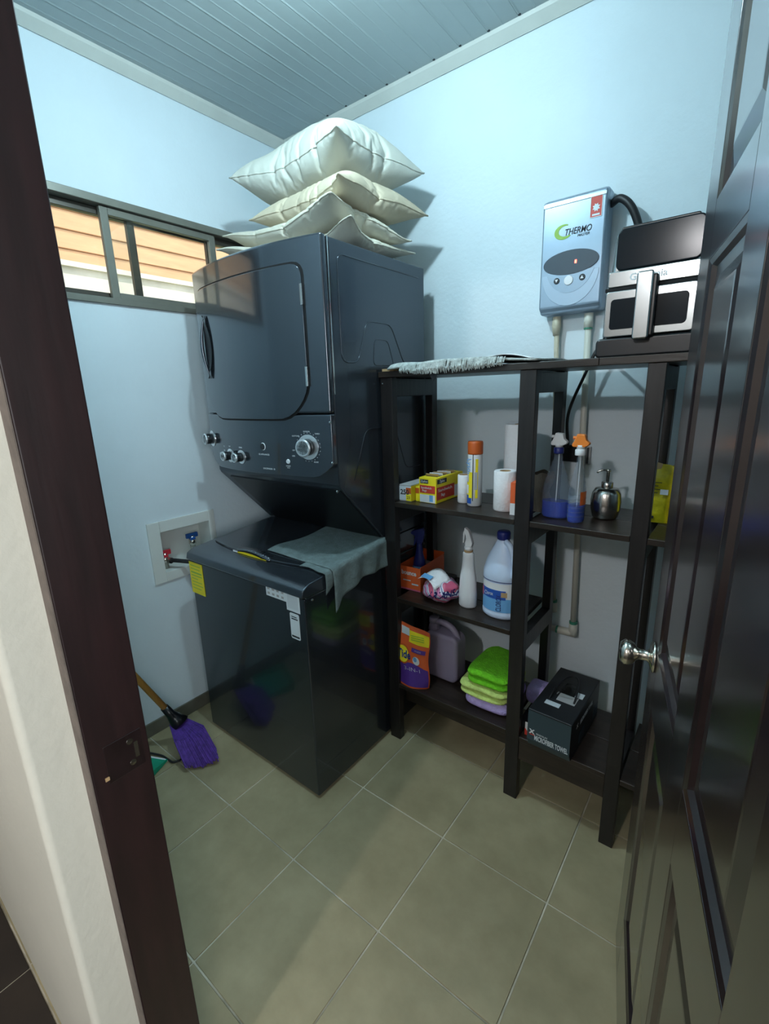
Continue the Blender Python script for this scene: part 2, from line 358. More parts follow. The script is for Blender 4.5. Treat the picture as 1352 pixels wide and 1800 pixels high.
# local +y must point away from the camera side (to the right of the door face)
def dp(name, a, m='door', bv=.0012): return B(*a).build(name, m, door, bevel=bv, seg=1)
dp('stile', (.355, .460, 0, .036, .20, 2.0)); dp('stile', (.712, .82, 0, .036, .008, 2.09))
for z0, z1 in ((.008, .20), (.775, .900), (1.612, 1.700), (2.0, 2.09)):
    dp('rail', (.105, .355, 0, .036, z0, z1)); dp('rail', (.460, .712, 0, .036, z0, z1))
def dpanel(x0, x1, z0, z1):
    mb = MB()
    for face in (0, 1):
        def q(i, d): 
            y = d if face == 0 else .036-d
            return [(x0+i, y, z0+i), (x1-i, y, z0+i), (x1-i, y, z1-i), (x0+i, y, z1-i)]
        rings = [q(0, .001), q(.008, .004), q(.012, .011), q(.028, .013), q(.052, .005), q(.056, .0045)]
        vs = [v for r in rings for v in r]; fs = []
        for k in range(5):
            for c in range(4): fs.append((k*4+c, k*4+(c+1) % 4, (k+1)*4+(c+1) % 4, (k+1)*4+c))
        fs.append((20, 21, 22, 23)); mb.add(vs, fs)
    mb.build('panel', 'door', door)
for a, b in ((.105, .355), (.460, .712)):
    for z0, z1 in ((.20, .775), (.90, 1.612), (1.70, 2.0)): dpanel(a, b, z0, z1)
# knob on the visible face (towards local -y)
kp = [(.0, 0), (.032, 0), (.033, .003), (.028, .007), (.016, .009), (.011, .014), (.011, .028), (.013, .033), (.021, .038), (.0265, .048), (.0265, .056), (.020, .064), (.0, .067)]
MB().lathe(kp, 32).build('knob', 'nickel', door, smooth=True, loc=(.066, -.0005, .872), rot=(PI/2, 0, 0))
MB().lathe(kp, 32).build('knob', 'nickel', door, smooth=True, loc=(.066, .0365, .872), rot=(-PI/2, 0, 0))
for z in (.25, 1.05, 1.85): MB().lathe([(.006, 0), (.006, .09)], 12).build('hinge', 'nickel', door, loc=(.826, .03, z))

# ================= room lamp =================
rl = thing('ceiling_lamp', 'white ceiling lamp holder with a bare lit bulb above the room', 'lamp', (-.92, .86, CZ))
MB().lathe([(.05, 0), (.05, -.015), (.03, -.05), (.022, -.06), (.0, -.06)], 24).build('holder', 'white', rl, smooth=True)
MB().lathe([(0, -.06), (.012, -.062), (.020, -.08), (.028, -.10), (.022, -.118), (0, -.128)], 20).build('bulb', 'bulb', rl, smooth=True)
hl = thing('hall_lamp', 'round white ceiling lamp in the hall behind the viewer', 'lamp', (-.45, -1.75, 2.62))
MB().lathe([(0, 0), (.09, 0), (.09, -.02), (.05, -.05), (0, -.055)], 24).build('shade', 'bulb', hl, smooth=True)
#APPLIANCE
#SHELF
#ITEMS
# ================= stacked washer dryer =================
X0, X1 = -1.745, -1.058; XC = (X0+X1)/2; YB = 1.64
ap = thing('stacked_washer_dryer', 'tall charcoal stacked washer and dryer standing in the corner under the pillows', 'washer dryer', (XC, 1.05, 0))
def A(mb, name, m, parent=ap, **k):     # world-space builder, re-based on its parent
    o = mb.build(name, m, parent, **k)
    off = Vector((XC, 1.05, 0))
    for v in o.data.vertices: v.co -= off
    return o
# washer cabinet
A(B(X0+.004, X1-.004, .925, YB, .012, .785), 'washer_cabinet', 'washerbody', bevel=.006, seg=2)
A(B(X0+.03, X1-.03, .945, YB-.02, 0, .012), 'base', 'dark')
# washer top with sloped work surface
A(MB().prism([(.912, .792), (.918, .818), (.945, .832), (1.36, .872), (YB-.005, .872), (YB-.005, .787), (.93, .787)], X1-X0, 'x', X0), 'washer_top', 'body', bevel=.005, seg=2)
sl = (.872-.832)/(1.36-.945)
def zt(y): return .832+(y-.945)*sl
lid = MB()
lx0, lx1 = -1.705, -1.150
fr_ = [(lx0+(lx1-lx0)*t, 1.000+.028*abs(2*t-1)**2.2) for t in [i/24 for i in range(25)]]
pts = fr_+[(lx1, 1.345), (lx0, 1.345)]
vs = [(a, b, zt(b)+.001) for a, b in pts]+[(a, b, zt(b)+.009) for a, b in pts]; n = len(pts)
lid.add(vs, [tuple(range(n)), tuple(range(2*n-1, n-1, -1))]+[(i, (i+1) % n, (i+1) % n+n, i+n) for i in range(n)])
lo = A(lid, 'lid', 'body', bevel=.002, seg=2)
# raised finger lip with the yellow label showing in the recess
mb = MB(); xs = [-1.535+.215*i/16 for i in range(17)]
def arch(t): return .016*math.sin(PI*t)
for i in range(16):
    a, b = i/16, (i+1)/16
    mb.add([(xs[i], 1.0-.004, zt(1.0)+.006+arch(a)), (xs[i+1], 1.0-.004, zt(1.0)+.006+arch(b)), (xs[i+1], 1.03, zt(1.03)+.010+arch(b)*.5), (xs[i], 1.03, zt(1.03)+.010+arch(a)*.5)], [(0, 1, 2, 3)])
lp = A(mb, 'lid_lip', 'body', fix=False, smooth=True); lp['label'] = 'arched finger lip of the lid'
lp.modifiers.new('s', 'SOLIDIFY').thickness = .004
A(MB().grid(lambda u, v: (-1.535+.215*u, .998+.002*v, zt(1.0)+.002+v*(arch(u)*.95+.002)), 16, 1), 'recess', 'black', fix=False)
yy = A(MB().grid(lambda u, v: (-1.520+.185*u, .9975-.001*v, zt(1.0)+.0015+v*(.0105*math.sin(PI*min(1, u*1.1))**.6 if u < .9 else .004)), 14, 1), 'lid_label', 'yellow', fix=False); yy['label'] = 'yellow label in the lid recess'
A(B(-1.535, -1.508, .9960, .9975, zt(1.0)+.002, zt(1.0)+.009), 'label_end', 'white')
# crease between washer top and cabinet, trim bead on the right side
A(B(X1-.006, X1+.0012, .93, 1.345, .786, .7885), 'side_bead', 'chrome')
MB().lathe([(0, .004), (.004, .003), (.005, 0)], 10).build('side_screw', 'chrome', ap, loc=(X1-XC, .955-1.05, .775), rot=(0, PI/2, 0))
# stickers on the washer front
ylb = A(B(-1.744, -1.652, .9225, .9245, .645, .780), 'energy_label', 'yellow'); ylb['label'] = 'yellow energy label'
for i, (ww, h) in enumerate(((.055, .003), (.05, .003), (.06, .006), (.06, .004), (.03, .003), (.055, .003), (.06, .003), (.045, .003))):
    A(B(-1.735, -1.735+ww+.015, .9222, .9226, .768-.014*i-h, .768-.014*i), 'print_line', 'lime', ylb).location = (0, 0, 0)
st = A(MB().prism([(-1.253, .797), (-1.085, .797), (-1.085, .728), (-1.150, .728), (-1.150, .755), (-1.253, .755)], .001, 'y', .9235), 'care_sticker', 'label'); st['label'] = 'white care sticker'
for i in range(4):
    for j in range(2): A(B(-1.245+i*.024, -1.233+i*.024, .9228, .9236, .788-j*.018-.008, .788-j*.018), 'icon', 'card', st)
A(B(-1.143, -1.092, .9228, .9236, .738, .788), 'panel_print', 'silverprint', st)
s2 = A(MB().prism(rrect(-1.138, -1.093, .628, .722, .006), .001, 'y', .9235), 'code_sticker', 'label'); s2['label'] = 'small white rounded sticker'
A(B(-1.13, -1.10, .9228, .9236, .700, .704), 'print_line', 'ink', s2); A(B(-1.13, -1.104, .9228, .9236, .708, .711), 'print_line', 'ink', s2)
A(B(-1.134, -1.097, .9228, .9236, .634, .640), 'print_line', 'ink', s2)
# children of children: parent inverse handled by identical offsets
# dryer cabinet and stand: one folded side profile
prof = [(1.112, 1.874), (YB, 1.874), (YB, .873), (1.352, .873), (1.118, 1.118), (1.112, 1.13)]
A(MB().prism(prof, X1-X0, 'x', X0), 'dryer_cabinet', 'bodyside', bevel=.004, seg=2)
# dark sloping panel below the control panel with its frame
mb = MB(); e = .004
def slp(t, x, d): return (x, 1.118+(1.352-1.118)*t-.7*d, 1.118-(1.118-.873)*t-.7*d)
mb.hexa([slp(.05, X0+.05, e), slp(.05, X1-.012, e), slp(.97, X1-.012, e), slp(.97, X0+.05, e)], [slp(.05, X0+.05, 0), slp(.05, X1-.012, 0), slp(.97, X1-.012, 0), slp(.97, X0+.05, 0)])
A(mb, 'access_panel', 'dark', bevel=.001)
# side pressings: raised ridge lines
def ridge(pts, r=.0022): 
    return A(MB().tube([(X1+.0002, a, b) for a, b in pts], r, 8), 'pressed_ridge', 'bodyside', smooth=True)
def arcpts(pts, rad=.02):
    out = []
    for i, p in enumerate(pts):
        if i in (0, len(pts)-1): out.append(p); continue
        a = Vector(pts[i-1]); b = Vector(p); c = Vector(pts[i+1]); r = min(rad, (a-b).length*.4, (c-b).length*.4)
        p0 = b+(a-b).normalized()*r; p1 = b+(c-b).normalized()*r
        for k in range(6):
            t = k/5; out.append(tuple(p0*(1-t)**2+b*2*t*(1-t)+p1*t*t))
    return out
ridge(arcpts([(1.60, 1.835), (1.155, 1.835), (1.155, 1.52), (1.235, 1.52), (1.285, 1.655), (1.42, 1.655), (1.50, 1.52), (1.60, 1.52)], .03))
ridge(arcpts([(1.39, 1.515), (1.315, 1.515), (1.325, 1.60), (1.40, 1.60), (1.435, 1.515), (1.39, 1.515)], .02), .0015)
ridge(arcpts([(1.60, 1.13), (1.50, 1.13), (1.43, 1.30), (1.26, 1.30), (1.19, 1.13)], .03), .0015)
A(B(X1-.001, X1+.0022, 1.112, 1.116, 1.42, 1.874), 'seam', 'chrome')
A(B(X1-.001, X1+.0010, 1.117, 1.121, 1.60, 1.86), 'seam_gap', 'black')
for y, z in ((1.085, 1.335), (1.085, 1.205), (1.10, 1.108)):
    s = MB().lathe([(0, .003), (.004, .002), (.005, 0)], 10).build('screw', 'chrome', ap); s.location = (X1+.001-XC, y-1.05, z); s.rotation_euler = (0, PI/2, 0)
# bowed front bezel
HW = (X1-X0)/2
def yf(x): return 1.043+.047*abs((x-XC)/HW)**2.0
def bowed(x0, x1, z0, z1, name, m, n=26, back=1.112, dy=0, cut=0, bev=.004, parent=ap):
    mb = MB(); xs = [x0+(x1-x0)*i/n for i in range(n+1)]
    poly = [(x, yf(x)+dy) for x in xs]+[(x1, back), (x0, back)]
    N_ = len(poly); 
    def zb(x):
        t = abs((x-XC)/HW)
        return z0+cut*max(0, (t-.80)/.2)**1.6
    vs = [(a, b, zb(a) if b != back else zb(a)) for a, b in poly]+[(a, b, z1) for a, b in poly]
    mb.add(vs, [tuple(reversed(range(N_))), tuple(range(N_, 2*N_))]+[(i, (i+1) % N_, (i+1) % N_+N_, i+N_) for i in range(N_)])
    return A(mb, name, m, bevel=bev, seg=3, parent=parent)
bowed(X0-.002, X1+.001, 1.362, 1.880, 'dryer_front', 'body', bev=.009)
bowed(X0-.002, X1+.001, 1.150, 1.3595, 'control_panel', 'body', cut=.045, bev=.005)
# door: polygon with cut lower corners, following the bow
def doorpoly(g):
    c = [(-1.705-g, 1.808+g), (-1.128+g, 1.808+g), (-1.128+g, 1.425), (-1.205+g*.5, 1.345-g), (-1.625-g*.5, 1.345-g), (-1.705-g, 1.425)]
    c = [c[0], c[5], c[4], c[3], c[2], c[1]]; out = []
    for i in range(6):
        a = Vector(c[i-1]); b = Vector(c[i]); d = Vector(c[(i+1) % 6]); r = .045 if i in (0, 5) else .05
        r = min(r, (a-b).length*.45, (d-b).length*.45)
        p0 = b+(a-b).normalized()*r; p1 = b+(d-b).normalized()*r
        for k in range(7):
            t = k/6; out.append(p0*(1-t)**2+b*2*t*(1-t)+p1*t*t)
    return out
def bowpanel(poly, name, m, dy, th, nx=24):
    # slice polygon in x columns so that the face can follow the bow
    xs0, xs1 = min(p.x for p in poly), max(p.x for p in poly); mb = MB(); n = len(poly)
    def span(x):
        zs = []
        for i in range(n):
            a, b = poly[i], poly[(i+1) % n]
            if (a.x-x)*(b.x-x) <= 0 and abs(a.x-b.x) > 1e-9: zs.append(a.y+(b.y-a.y)*(x-a.x)/(b.x-a.x))
        return min(zs), max(zs)
    cols = sorted([xs0+1e-4, xs1-1e-4]+[xs0+(xs1-xs0)*(.5-.5*math.cos(PI*i/nx)) for i in range(1, nx)])
    F_ = []; Bk = []
    for x in cols:
        a, b = span(x); 
        F_.append([(x, yf(x)+dy, a+(b-a)*k/4) for k in range(5)]); Bk.append([(x, yf(x)+dy+th, a+(b-a)*k/4) for k in range(5)])
    nc = len(cols); vs = [p for c_ in F_ for p in c_]+[p for c_ in Bk for p in c_]; K = nc*5; fs = []
    for i in range(nc-1):
        for k in range(4):
            q = (i*5+k, (i+1)*5+k, (i+1)*5+k+1, i*5+k+1); fs.append(q); fs.append(tuple(reversed([v+K for v in q])))
        fs.append((i*5, i*5+K, (i+1)*5+K, (i+1)*5)); fs.append((i*5+4, (i+1)*5+4, (i+1)*5+4+K, i*5+4+K))
    for i in (0, nc-1):
        for k in range(4): fs.append((i*5+k, i*5+k+1, i*5+k+1+K, i*5+k+K))
    mb.add(vs, fs); return A(mb, name, m, smooth=False, bevel=.002, seg=2)
bowpanel(doorpoly(.006), 'door_gap', 'black', -.0012, .002)
bowpanel(doorpoly(0), 'dryer_door', 'body', -.006, .008)
dd = [c for c in ap.children if c.name.startswith('dryer_door')][0]
# handle: almond pocket with curved grip
mb = MB(); nz = 18
for i in range(nz):
    a, b = i/nz, (i+1)/nz
    def wd(t): return .030*math.sin(PI*t)**.8
    za, zb_ = 1.493+.222*a, 1.493+.222*b; xc = lambda t: -1.648+.006*math.sin(PI*t)
    mb.add([(xc(a)-wd(a)*.5, yf(-1.63)-.0075, za), (xc(a)+wd(a)*1.2, yf(-1.63)-.0145, za), (xc(b)+wd(b)*1.2, yf(-1.63)-.0145, zb_), (xc(b)-wd(b)*.5, yf(-1.63)-.0075, zb_)], [(0, 1, 2, 3)])
hnd = A(mb, 'door_handle', 'blackgloss', fix=False); hnd['label'] = 'black almond shaped door handle'
A(MB().tube([( -1.648-.022*math.sin(PI*t)*.8, yf(-1.65)-.008-.010*math.sin(PI*t), 1.493+.222*t) for t in [i/16 for i in range(17)]], [.001+.006*math.sin(PI*i/16) for i in range(17)], 8), 'grip', 'body', smooth=True)
for z in (1.718, 1.478):
    A(B(-1.134, -1.124, yf(-1.13)-.009, yf(-1.13)-.002, z-.03, z+.03), 'hinge', 'chrome', bevel=.001)
# knobs
def knob(x, z, r, nm='selector_knob'):
    y = yf(x)
    k = MB().lathe([(0, 0), (r*.80, 0), (r*.80, .022), (r*.72, .030), (r*.68, .031), (0, .031)], 28).build(nm, 'dark', ap, smooth=True)
    ax = math.atan(.094*(x-XC)/HW/HW)   # slope of the bowed face
    k.location = (x-XC, y-1.05, z); k.rotation_euler = (PI/2, 0, ax)
    MB().lathe([(r*.84, 0), (r*1.22, 0), (r*1.22, .002), (r*.84, .003)], 32).build('knob_ring', 'knobmetal', k, smooth=False)
    MB().lathe([(r*.70, .030), (r*.84, .027), (r*.86, .031), (r*.80, .034), (r*.68, .033)], 28).build('knob_rim', 'knobmetal', k, smooth=True)
    MB().lathe([(0, .0315), (r*.66, .0315), (r*.66, .033), (0, .033)], 24).build('knob_face', 'bodyside', k)
    return k
for x, z, r in ((-1.722, 1.262, .026), (-1.567, 1.205, .021), (-1.487, 1.205, .021), (-1.148, 1.254, .034)): knob(x, z, r)
def dot(x, z, r, m='silverprint', nm='button', h=.003):
    o = MB().lathe([(0, h), (r*.8, h), (r, 0)], 20).build(nm, m, ap); o.location = (x-XC, yf(x)-1.05-.0002, z); o.rotation_euler = (PI/2, 0, math.atan(.094*(x-XC)/HW/HW)); return o
for x, z in ((-1.650, 1.207), (-1.632, 1.208)): dot(x, z, .005, nm='indicator')
dot(-1.236, 1.203, .0085, nm='start_button')
lg = dot(-1.352, 1.250, .0135, 'silverprint', 'emblem', .002)
MB().lathe([(.0095, .0022), (.0115, .0022), (.0115, .003), (.0095, .003)], 20).build('emblem_ring', 'ink', lg)
text('emblem_script', 'GE', .012, 'ink', lg, (0, 0, .003), (0, 0, 0), shear=.3)
def ptext(s, x, z, size, nm='panel_lettering'):
    return text(nm, s, size, 'silverprint', ap, (x-XC, yf(x)-1.05-.0008, z), (PI/2, 0, math.atan(.094*(x-XC)/HW/HW)))
ptext('GE APPLIANCES', -1.350, 1.222, .008); ptext('SPACEMAKER  10', -1.330, 1.172, .008); ptext('START', -1.236, 1.187, .007); ptext('DRYER', -1.236, 1.181, .004)
for s, x, z in (('TEMP', -1.567, 1.240), ('SIGNAL', -1.487, 1.240), ('OFF', -1.208, 1.242), ('NORMAL', -1.150, 1.305), ('TIMED', -1.110, 1.298), ('COTTONS', -1.195, 1.290), ('LESS', -1.210, 1.223), ('MORE', -1.12, 1.205), ('ON', -1.612, 1.238), ('OFF', -1.612, 1.222), ('LOAD', -1.650, 1.185)): ptext(s, x, z, .0065)
for i in range(24):
    if 200 < i*15 < 250: continue
    a = math.radians(i*15); x = -1.148+.047*math.cos(a); z = 1.254+.047*math.sin(a)
    o = B(-.0012, .0012, -.0005, 0, -.0012, .0012).build('dial_mark', 'silverprint', ap); o.location = (x-XC, yf(x)-1.05-.0005, z)
# dryer hose behind: small pale trim on the wall side of the slope
A(MB().prism([(X0-.006+0, .93), (X0+.03, .90), (X0+.05, .875), (X0+.02, .872)], .006, 'y', 1.345), 'corner_brace', 'bodyside')

# ---------------- grey cloth over the washer's right edge ----------------
def cloth_fn(u, v):
    y = 1.045+.30*v
    L1 = .34-.05*v+.012*math.sin(9*v)        # length on the top
    hang = .118-.02*v+.020*math.sin(v*7+1.2)*(.5) + (.03 if v < .12 else 0)*(1-v/.12)
    tot = L1+hang; s = u*tot
    if s < L1:
        x = X1+.004-(L1-s); z = zt(y)+.0115+.0012*math.sin(30*s+14*v)
        if x < -1.15 and y > .99: z += .0
        y2 = y+.05*(1-u)*(v-.5)*.5+.02*(1-s/L1)
        z = zt(min(y2, 1.36))+.0125+.0012*math.sin(26*s+14*v)
    else:
        d = s-L1; z = zt(y)+.0115-d; x = X1+.005+min(d, .01)*.5+.006*math.sin(v*19+1)*min(1, d/.06)+.002; y2 = y-.04*(d/.12)*(.5-v)*0+.012*math.sin(d*30)*v
        if d < .008: z += .001
    return (x, y2, z)
# small turned-back front layer
cl = thing('grey_cloth', 'wrinkled grey cleaning cloth draped over the right edge of the washer top', 'cloth', (X1, 1.2, .85))
def cA(mb, name, th=.0025):
    o = mb.build(name, 'greycloth', cl, fix=False, smooth=True)
    for v in o.data.vertices: v.co -= Vector((X1, 1.2, .85))
    s = o.modifiers.new('s', 'SOLIDIFY'); s.thickness = th; s.offset = 0; return o
cA(MB().grid(cloth_fn, 60, 30), 'cloth')
def fold_fn(u, v):
    y = 1.015+.035*v; s = u*.20
    if s < .12: return (X1+.003-.12+s, y+.006*math.sin(s*40), zt(y)+.010+.001*math.sin(s*60))
    d = s-.12; return (X1+.005+.004*math.sin(d*40), y, zt(y)+.010-d*(1-.25*v))
cA(MB().grid(fold_fn, 24, 6), 'folded_corner')

# ================= washer box in the left wall =================
wb = thing('washer_outlet_box', 'cream recessed plumbing box in the wall left of the washer', 'outlet box', (WX, 1.0, .667))
by0, by1, bz0, bz1 = .845, 1.152, .664, .930
def Wb(a, n, m='offwhite', bv=.002, par=wb):
    o = B(*a).build(n, m, par, bevel=bv)
    for v in o.data.vertices: v.co -= Vector((WX, 1.0, .667))
    return o
i0, i1, j0, j1 = BOX
for a, n in (((WX+.0005, WX+.008, by0, i0+.004, bz0, bz1), 'flange_side'), ((WX+.0005, WX+.008, i1-.004, by1, bz0, bz1), 'flange_side'), ((WX+.0005, WX+.008, i0+.004, i1-.004, bz0, j0+.004), 'flange_bottom'), ((WX+.0005, WX+.008, i0+.004, i1-.004, j1-.004, bz1), 'flange_top')): Wb(a, n)
Wb((WX-.092, WX-.090, i0, i1, j0, j1), 'back', bv=0); Wb((WX-.09, WX, i0, i0+.003, j0, j1), 'side', bv=0); Wb((WX-.09, WX, i1-.003, i1, j0, j1), 'side', bv=0); Wb((WX-.09, WX, i0, i1, j0, j0+.003), 'shelf', bv=0); Wb((WX-.09, WX, i0, i1, j1-.003, j1), 'roof', bv=0)
def valve(name, label, y, m, dz=0):
    t = thing(name, label, 'valve', (WX-.045, y, .735+dz))
    MB().lathe([(.012, -.029), (.012, .0), (.016, .002), (.016, .02), (.010, .024), (.010, .04), (0, .04)], 16).build('body', 'nickel', t, smooth=True)
    B(-.006, .006, -.028, .028, .030, .052).build('handle', m, t, bevel=.003)
    B(-.010, .012, -.012, .012, .004, .034).build('collar', m, t, bevel=.004)
    return t
valve('supply_valve', 'red handled water valve inside the cream wall box', .925, 'redvalve', .0)
valve('supply_valve', 'blue handled water valve at the right of the cream wall box', 1.06, 'bluevalve', .045)
hs = MB().tube(curve_pts([(WX-.03, .935, .742), (WX+.0, .95, .742), (WX+.06, .99, .735), (WX+.11, 1.05, .72), (WX+.12, 1.12, .60), (WX+.12, 1.15, .35)], 8), .009, 12).build('supply_hose', 'rubber', smooth=True)
tag(hs, 'black rubber hose running from the red valve to behind the washer', 'hose')
MB().lathe([(.013, 0), (.013, .018)], 14).build('hose_nut', 'nickel', hs, loc=(WX-.034, .934, .742), rot=(0, PI/2, .2))

# ================= pillows =================
def sim_pillow(nu=84, nv=60, frames=30):
    # a sewn rectangular casing blown up by pressure; the settled shape is reused for every pillow
    W, D = .5, .35; vs = []; idx = {}; fs = []
    def vid(i, j, top):
        edge = i in (0, nu) or j in (0, nv); k = (i, j, top or edge)
        if k not in idx:
            idx[k] = len(vs); z = 0 if edge else (.008 if top else -.008)
            vs.append((-W+2*W*i/nu, -D+2*D*j/nv, z+.002*noise.noise(Vector((i*.35, j*.35, 4 if top else 9)))))
        return idx[k]
    for top in (True, False):
        for i in range(nu):
            for j in range(nv):
                q = [vid(i, j, top), vid(i+1, j, top), vid(i+1, j+1, top), vid(i, j+1, top)]
                fs.append(q if top else q[::-1])
    me = bpy.data.meshes.new('casing'); me.from_pydata(vs, [], fs); o = bpy.data.objects.new('casing', me); C.objects.link(o)
    m = o.modifiers.new('c', 'CLOTH'); s = m.settings; s.quality = 5; s.mass = .15; s.use_pressure = True; s.uniform_pressure_force = 9
    s.tension_stiffness = 15; s.compression_stiffness = 15; s.shear_stiffness = 5; s.bending_stiffness = .01; s.shrink_min = -.10; s.shrink_max = -.02; s.air_damping = 4
    s.effector_weights.gravity = 0; m.collision_settings.use_collision = False; m.collision_settings.use_self_collision = False
    m.point_cache.frame_start = 1; m.point_cache.frame_end = frames
    for f in range(1, frames+1): sc.frame_set(f)
    ev = o.evaluated_get(bpy.context.evaluated_depsgraph_get()); m2 = ev.to_mesh(); co = [v.co.copy() for v in m2.vertices]; ev.to_mesh_clear()
    bpy.data.objects.remove(o); sc.frame_set(1)
    for a in range(3):
        lo_, hi = min(c[a] for c in co), max(c[a] for c in co); mid = (lo_+hi)/2 if a < 2 else 0; h = (hi-lo_)/2
        for c in co: c[a] = (c[a]-mid)/h
    edge = [idx[(i, 0, True)] for i in range(nu)]+[idx[(nu, j, True)] for j in range(nv)]+[idx[(i, nv, True)] for i in range(nu, 0, -1)]+[idx[(0, j, True)] for j in range(nv, 0, -1)]
    return co, fs, edge
PCO, PF, PEDGE = sim_pillow()
def pillow(name, label, c, hx, hy, hb, ht, m, seed, rz=0, droop=.05, flip=(1, 1, 1), dents=(), lo=0, hi=9):
    # c is the centre of the underside; hx, hy half sizes; h total thickness
    t = thing(name, label, 'pillow', c, rz, 'pillows piled on the dryer'); sd = seed*7.3; vs = []
    for q in PCO:
        a, b, z = q[0]*flip[0], q[1]*flip[1], q[2]*flip[2]
        rr = max(abs(a), abs(b)); h = hb+ht; zz = z*(ht if z > 0 else hb)+hb
        zz += h*.06*noise.noise(Vector((a*2+sd, b*2, sd)))-droop*max(0, rr-.25)**1.8
        zz = lo+(max(zz, lo)-lo) if zz < hi else hi+(zz-hi)*.15
        for (da, db, dr, dh) in dents: zz += dh*math.exp(-((a-da)**2+(b-db)**2)/dr/dr)
        vs.append((hx*a*(1+.03*noise.noise(Vector((b*2, sd, a)))), hy*b*(1+.03*noise.noise(Vector((sd, a*2, b)))), zz))
    fs = [f if flip[0]*flip[1]*flip[2] > 0 else f[::-1] for f in PF]
    o = MB().add(vs, fs).build('cushion', m, t, fix=False, smooth=True)
    sb = o.modifiers.new('s', 'SUBSURF'); sb.levels = sb.render_levels = 1
    MB().tube([vs[i] for i in PEDGE]+[vs[PEDGE[0]]], .0028, 6).build('seam', m, t, smooth=True)
    return t
ZD = 1.881
pillow('pillow', 'flattest cream pillow at the bottom of the pile on the dryer', (-1.375, 1.38, ZD+.001), .325, .190, .038, .040, 'pillow3', 4, rz=.06, droop=.004, dents=((.95, -.95, .32, .028), (-.95, -.95, .5, .045)), hi=.060)
pillow('pillow', 'cream pillow second from the bottom with a corner pointing to the front', (-1.365, 1.37, ZD+.056), .310, .190, .052, .046, 'pillow3', 9, rz=-.08, droop=.006, flip=(-1, 1, 1), dents=((.85, -.85, .38, .02), (-1, -1, .5, .03), (1, 1, .5, -.045)), lo=.011, hi=.070)
pillow('pillow', 'beige stained pillow third from the bottom, below the top one', (-1.285, 1.42, ZD+.114), .245, .215, .064, .085, 'pillow2', 15, rz=-.10, droop=.012, flip=(1, -1, 1), dents=((1, 1, .5, -.02),), lo=.016, hi=.114)
pillow('pillow', 'large plump white pillow on top of the pile with drooping pointed corners', (-1.345, 1.43, ZD+.216), .285, .220, .096, .128, 'pillow1', 22, rz=-.05, droop=.012, flip=(-1, -1, 1), dents=((-1, -1, .5, .02),), lo=.018)
def wrap(o, fn):
    o.location = (0, 0, 0); o.rotation_euler = (0, 0, 0)
    for v in o.data.vertices: v.co = Vector(fn(v.co.x, v.co.y))
# ================= dark wooden shelf unit =================
SY0, SY1 = 1.34, 1.655
sh = thing('wooden_shelf_unit', 'dark stained wooden shelf unit with slim posts along the back wall beside the dryer', 'shelf', (-.55, 1.34, 0))
def S(a, n, m='shelf', bv=.002):
    o = B(*a).build(n, m, sh, bevel=bv, seg=2)
    for v in o.data.vertices: v.co -= Vector((-.55, 1.34, 0))
    return o
TOP = 1.472
XP = [(-1.050, -1.000), (-.541, -.493), (-.217, -.176), (.33, .37)]
for a, b in XP:
    S((a, b, SY0, SY0+.030, 0, TOP), 'post', 'post'); S((a+.009, b-.009, SY1-.038, SY1, 0, TOP), 'post', 'post')
    for z in (1.407, .945, .185): S((a+.008, b-.008, SY0+.030, SY1-.038, z, z+.062), 'side_rail', 'post')
    if a < -.3: S((a+.008, b-.008, SY0+.030, SY1-.038, .565, .627), 'side_rail', 'post')
S((-1.056, -.33, SY0-.004, SY1+.006, TOP, 1.492), 'top_board'); S((-.33, .375, SY0-.004, SY1+.006, TOP, 1.492), 'top_board')
def shelf(x0, x1, z, t=.018):
    S((x0, x1, SY0+.001, SY0+.155, z-t, z), 'shelf_board'); S((x0, x1, SY0+.158, SY1-.002, z-t, z), 'shelf_board')
for z in (1.030, .650, .268): shelf(-1.000, -.541, z)
shelf(-.493, -.217, 1.030); shelf(-.176, .33, 1.030); shelf(-.493, -.217, .262); shelf(-.176, .33, .262)
S((-.493, -.217, SY0+.004, SY0+.022, .170, .243), 'front_rail'); S((-1.0, -.541, SY0+.05, SY0+.068, .165, .249), 'front_rail')
MB().lathe([(0, .003), (.003, .002), (.004, 0)], 8).build('screw', 'chrome', sh, loc=(-1.040+.55, -.001, 1.452), rot=(PI/2, 0, 0))

# ================= mat on the shelf top =================
tp = tag(B(-1.045, -.995, SY0+.005, SY0+.12, 1.4925, 1.501).build('cardboard_scrap', 'tan', bevel=.001), 'tan cardboard scrap under the left end of the fringed mat', 'cardboard')
mt_ = thing('fringed_mat', 'grey white fringed lace mat lying on the left part of the shelf top', 'mat', (-.74, 1.45, 1.493))
def matfn(u, v):
    x = -.27+.52*u; y = -.118-.006*math.sin(u*20)+(.30)*v
    z = .008+.006*math.sin(u*5.0+1)+.003*math.sin(u*17+v*5)+.010*math.sin(PI*u)
    if v == 0: z = .002+.012*math.sin(PI*u)
    return (x, y, z)
o = MB().grid(matfn, 40, 14).build('cloth', 'doily', mt_, fix=False, smooth=True); s = o.modifiers.new('s', 'SOLIDIFY'); s.thickness = .006; s.offset = 1
o = MB().grid(lambda u, v: (matfn(u*.30+.66, v)[0], matfn(u, v)[1]+.01, matfn(u*.3+.66, v)[2]+.008+.01*math.sin(PI*u)), 16, 10).build('folded_corner', 'white', mt_, fix=False, smooth=True); s = o.modifiers.new('s', 'SOLIDIFY'); s.thickness = .002
mb = MB()
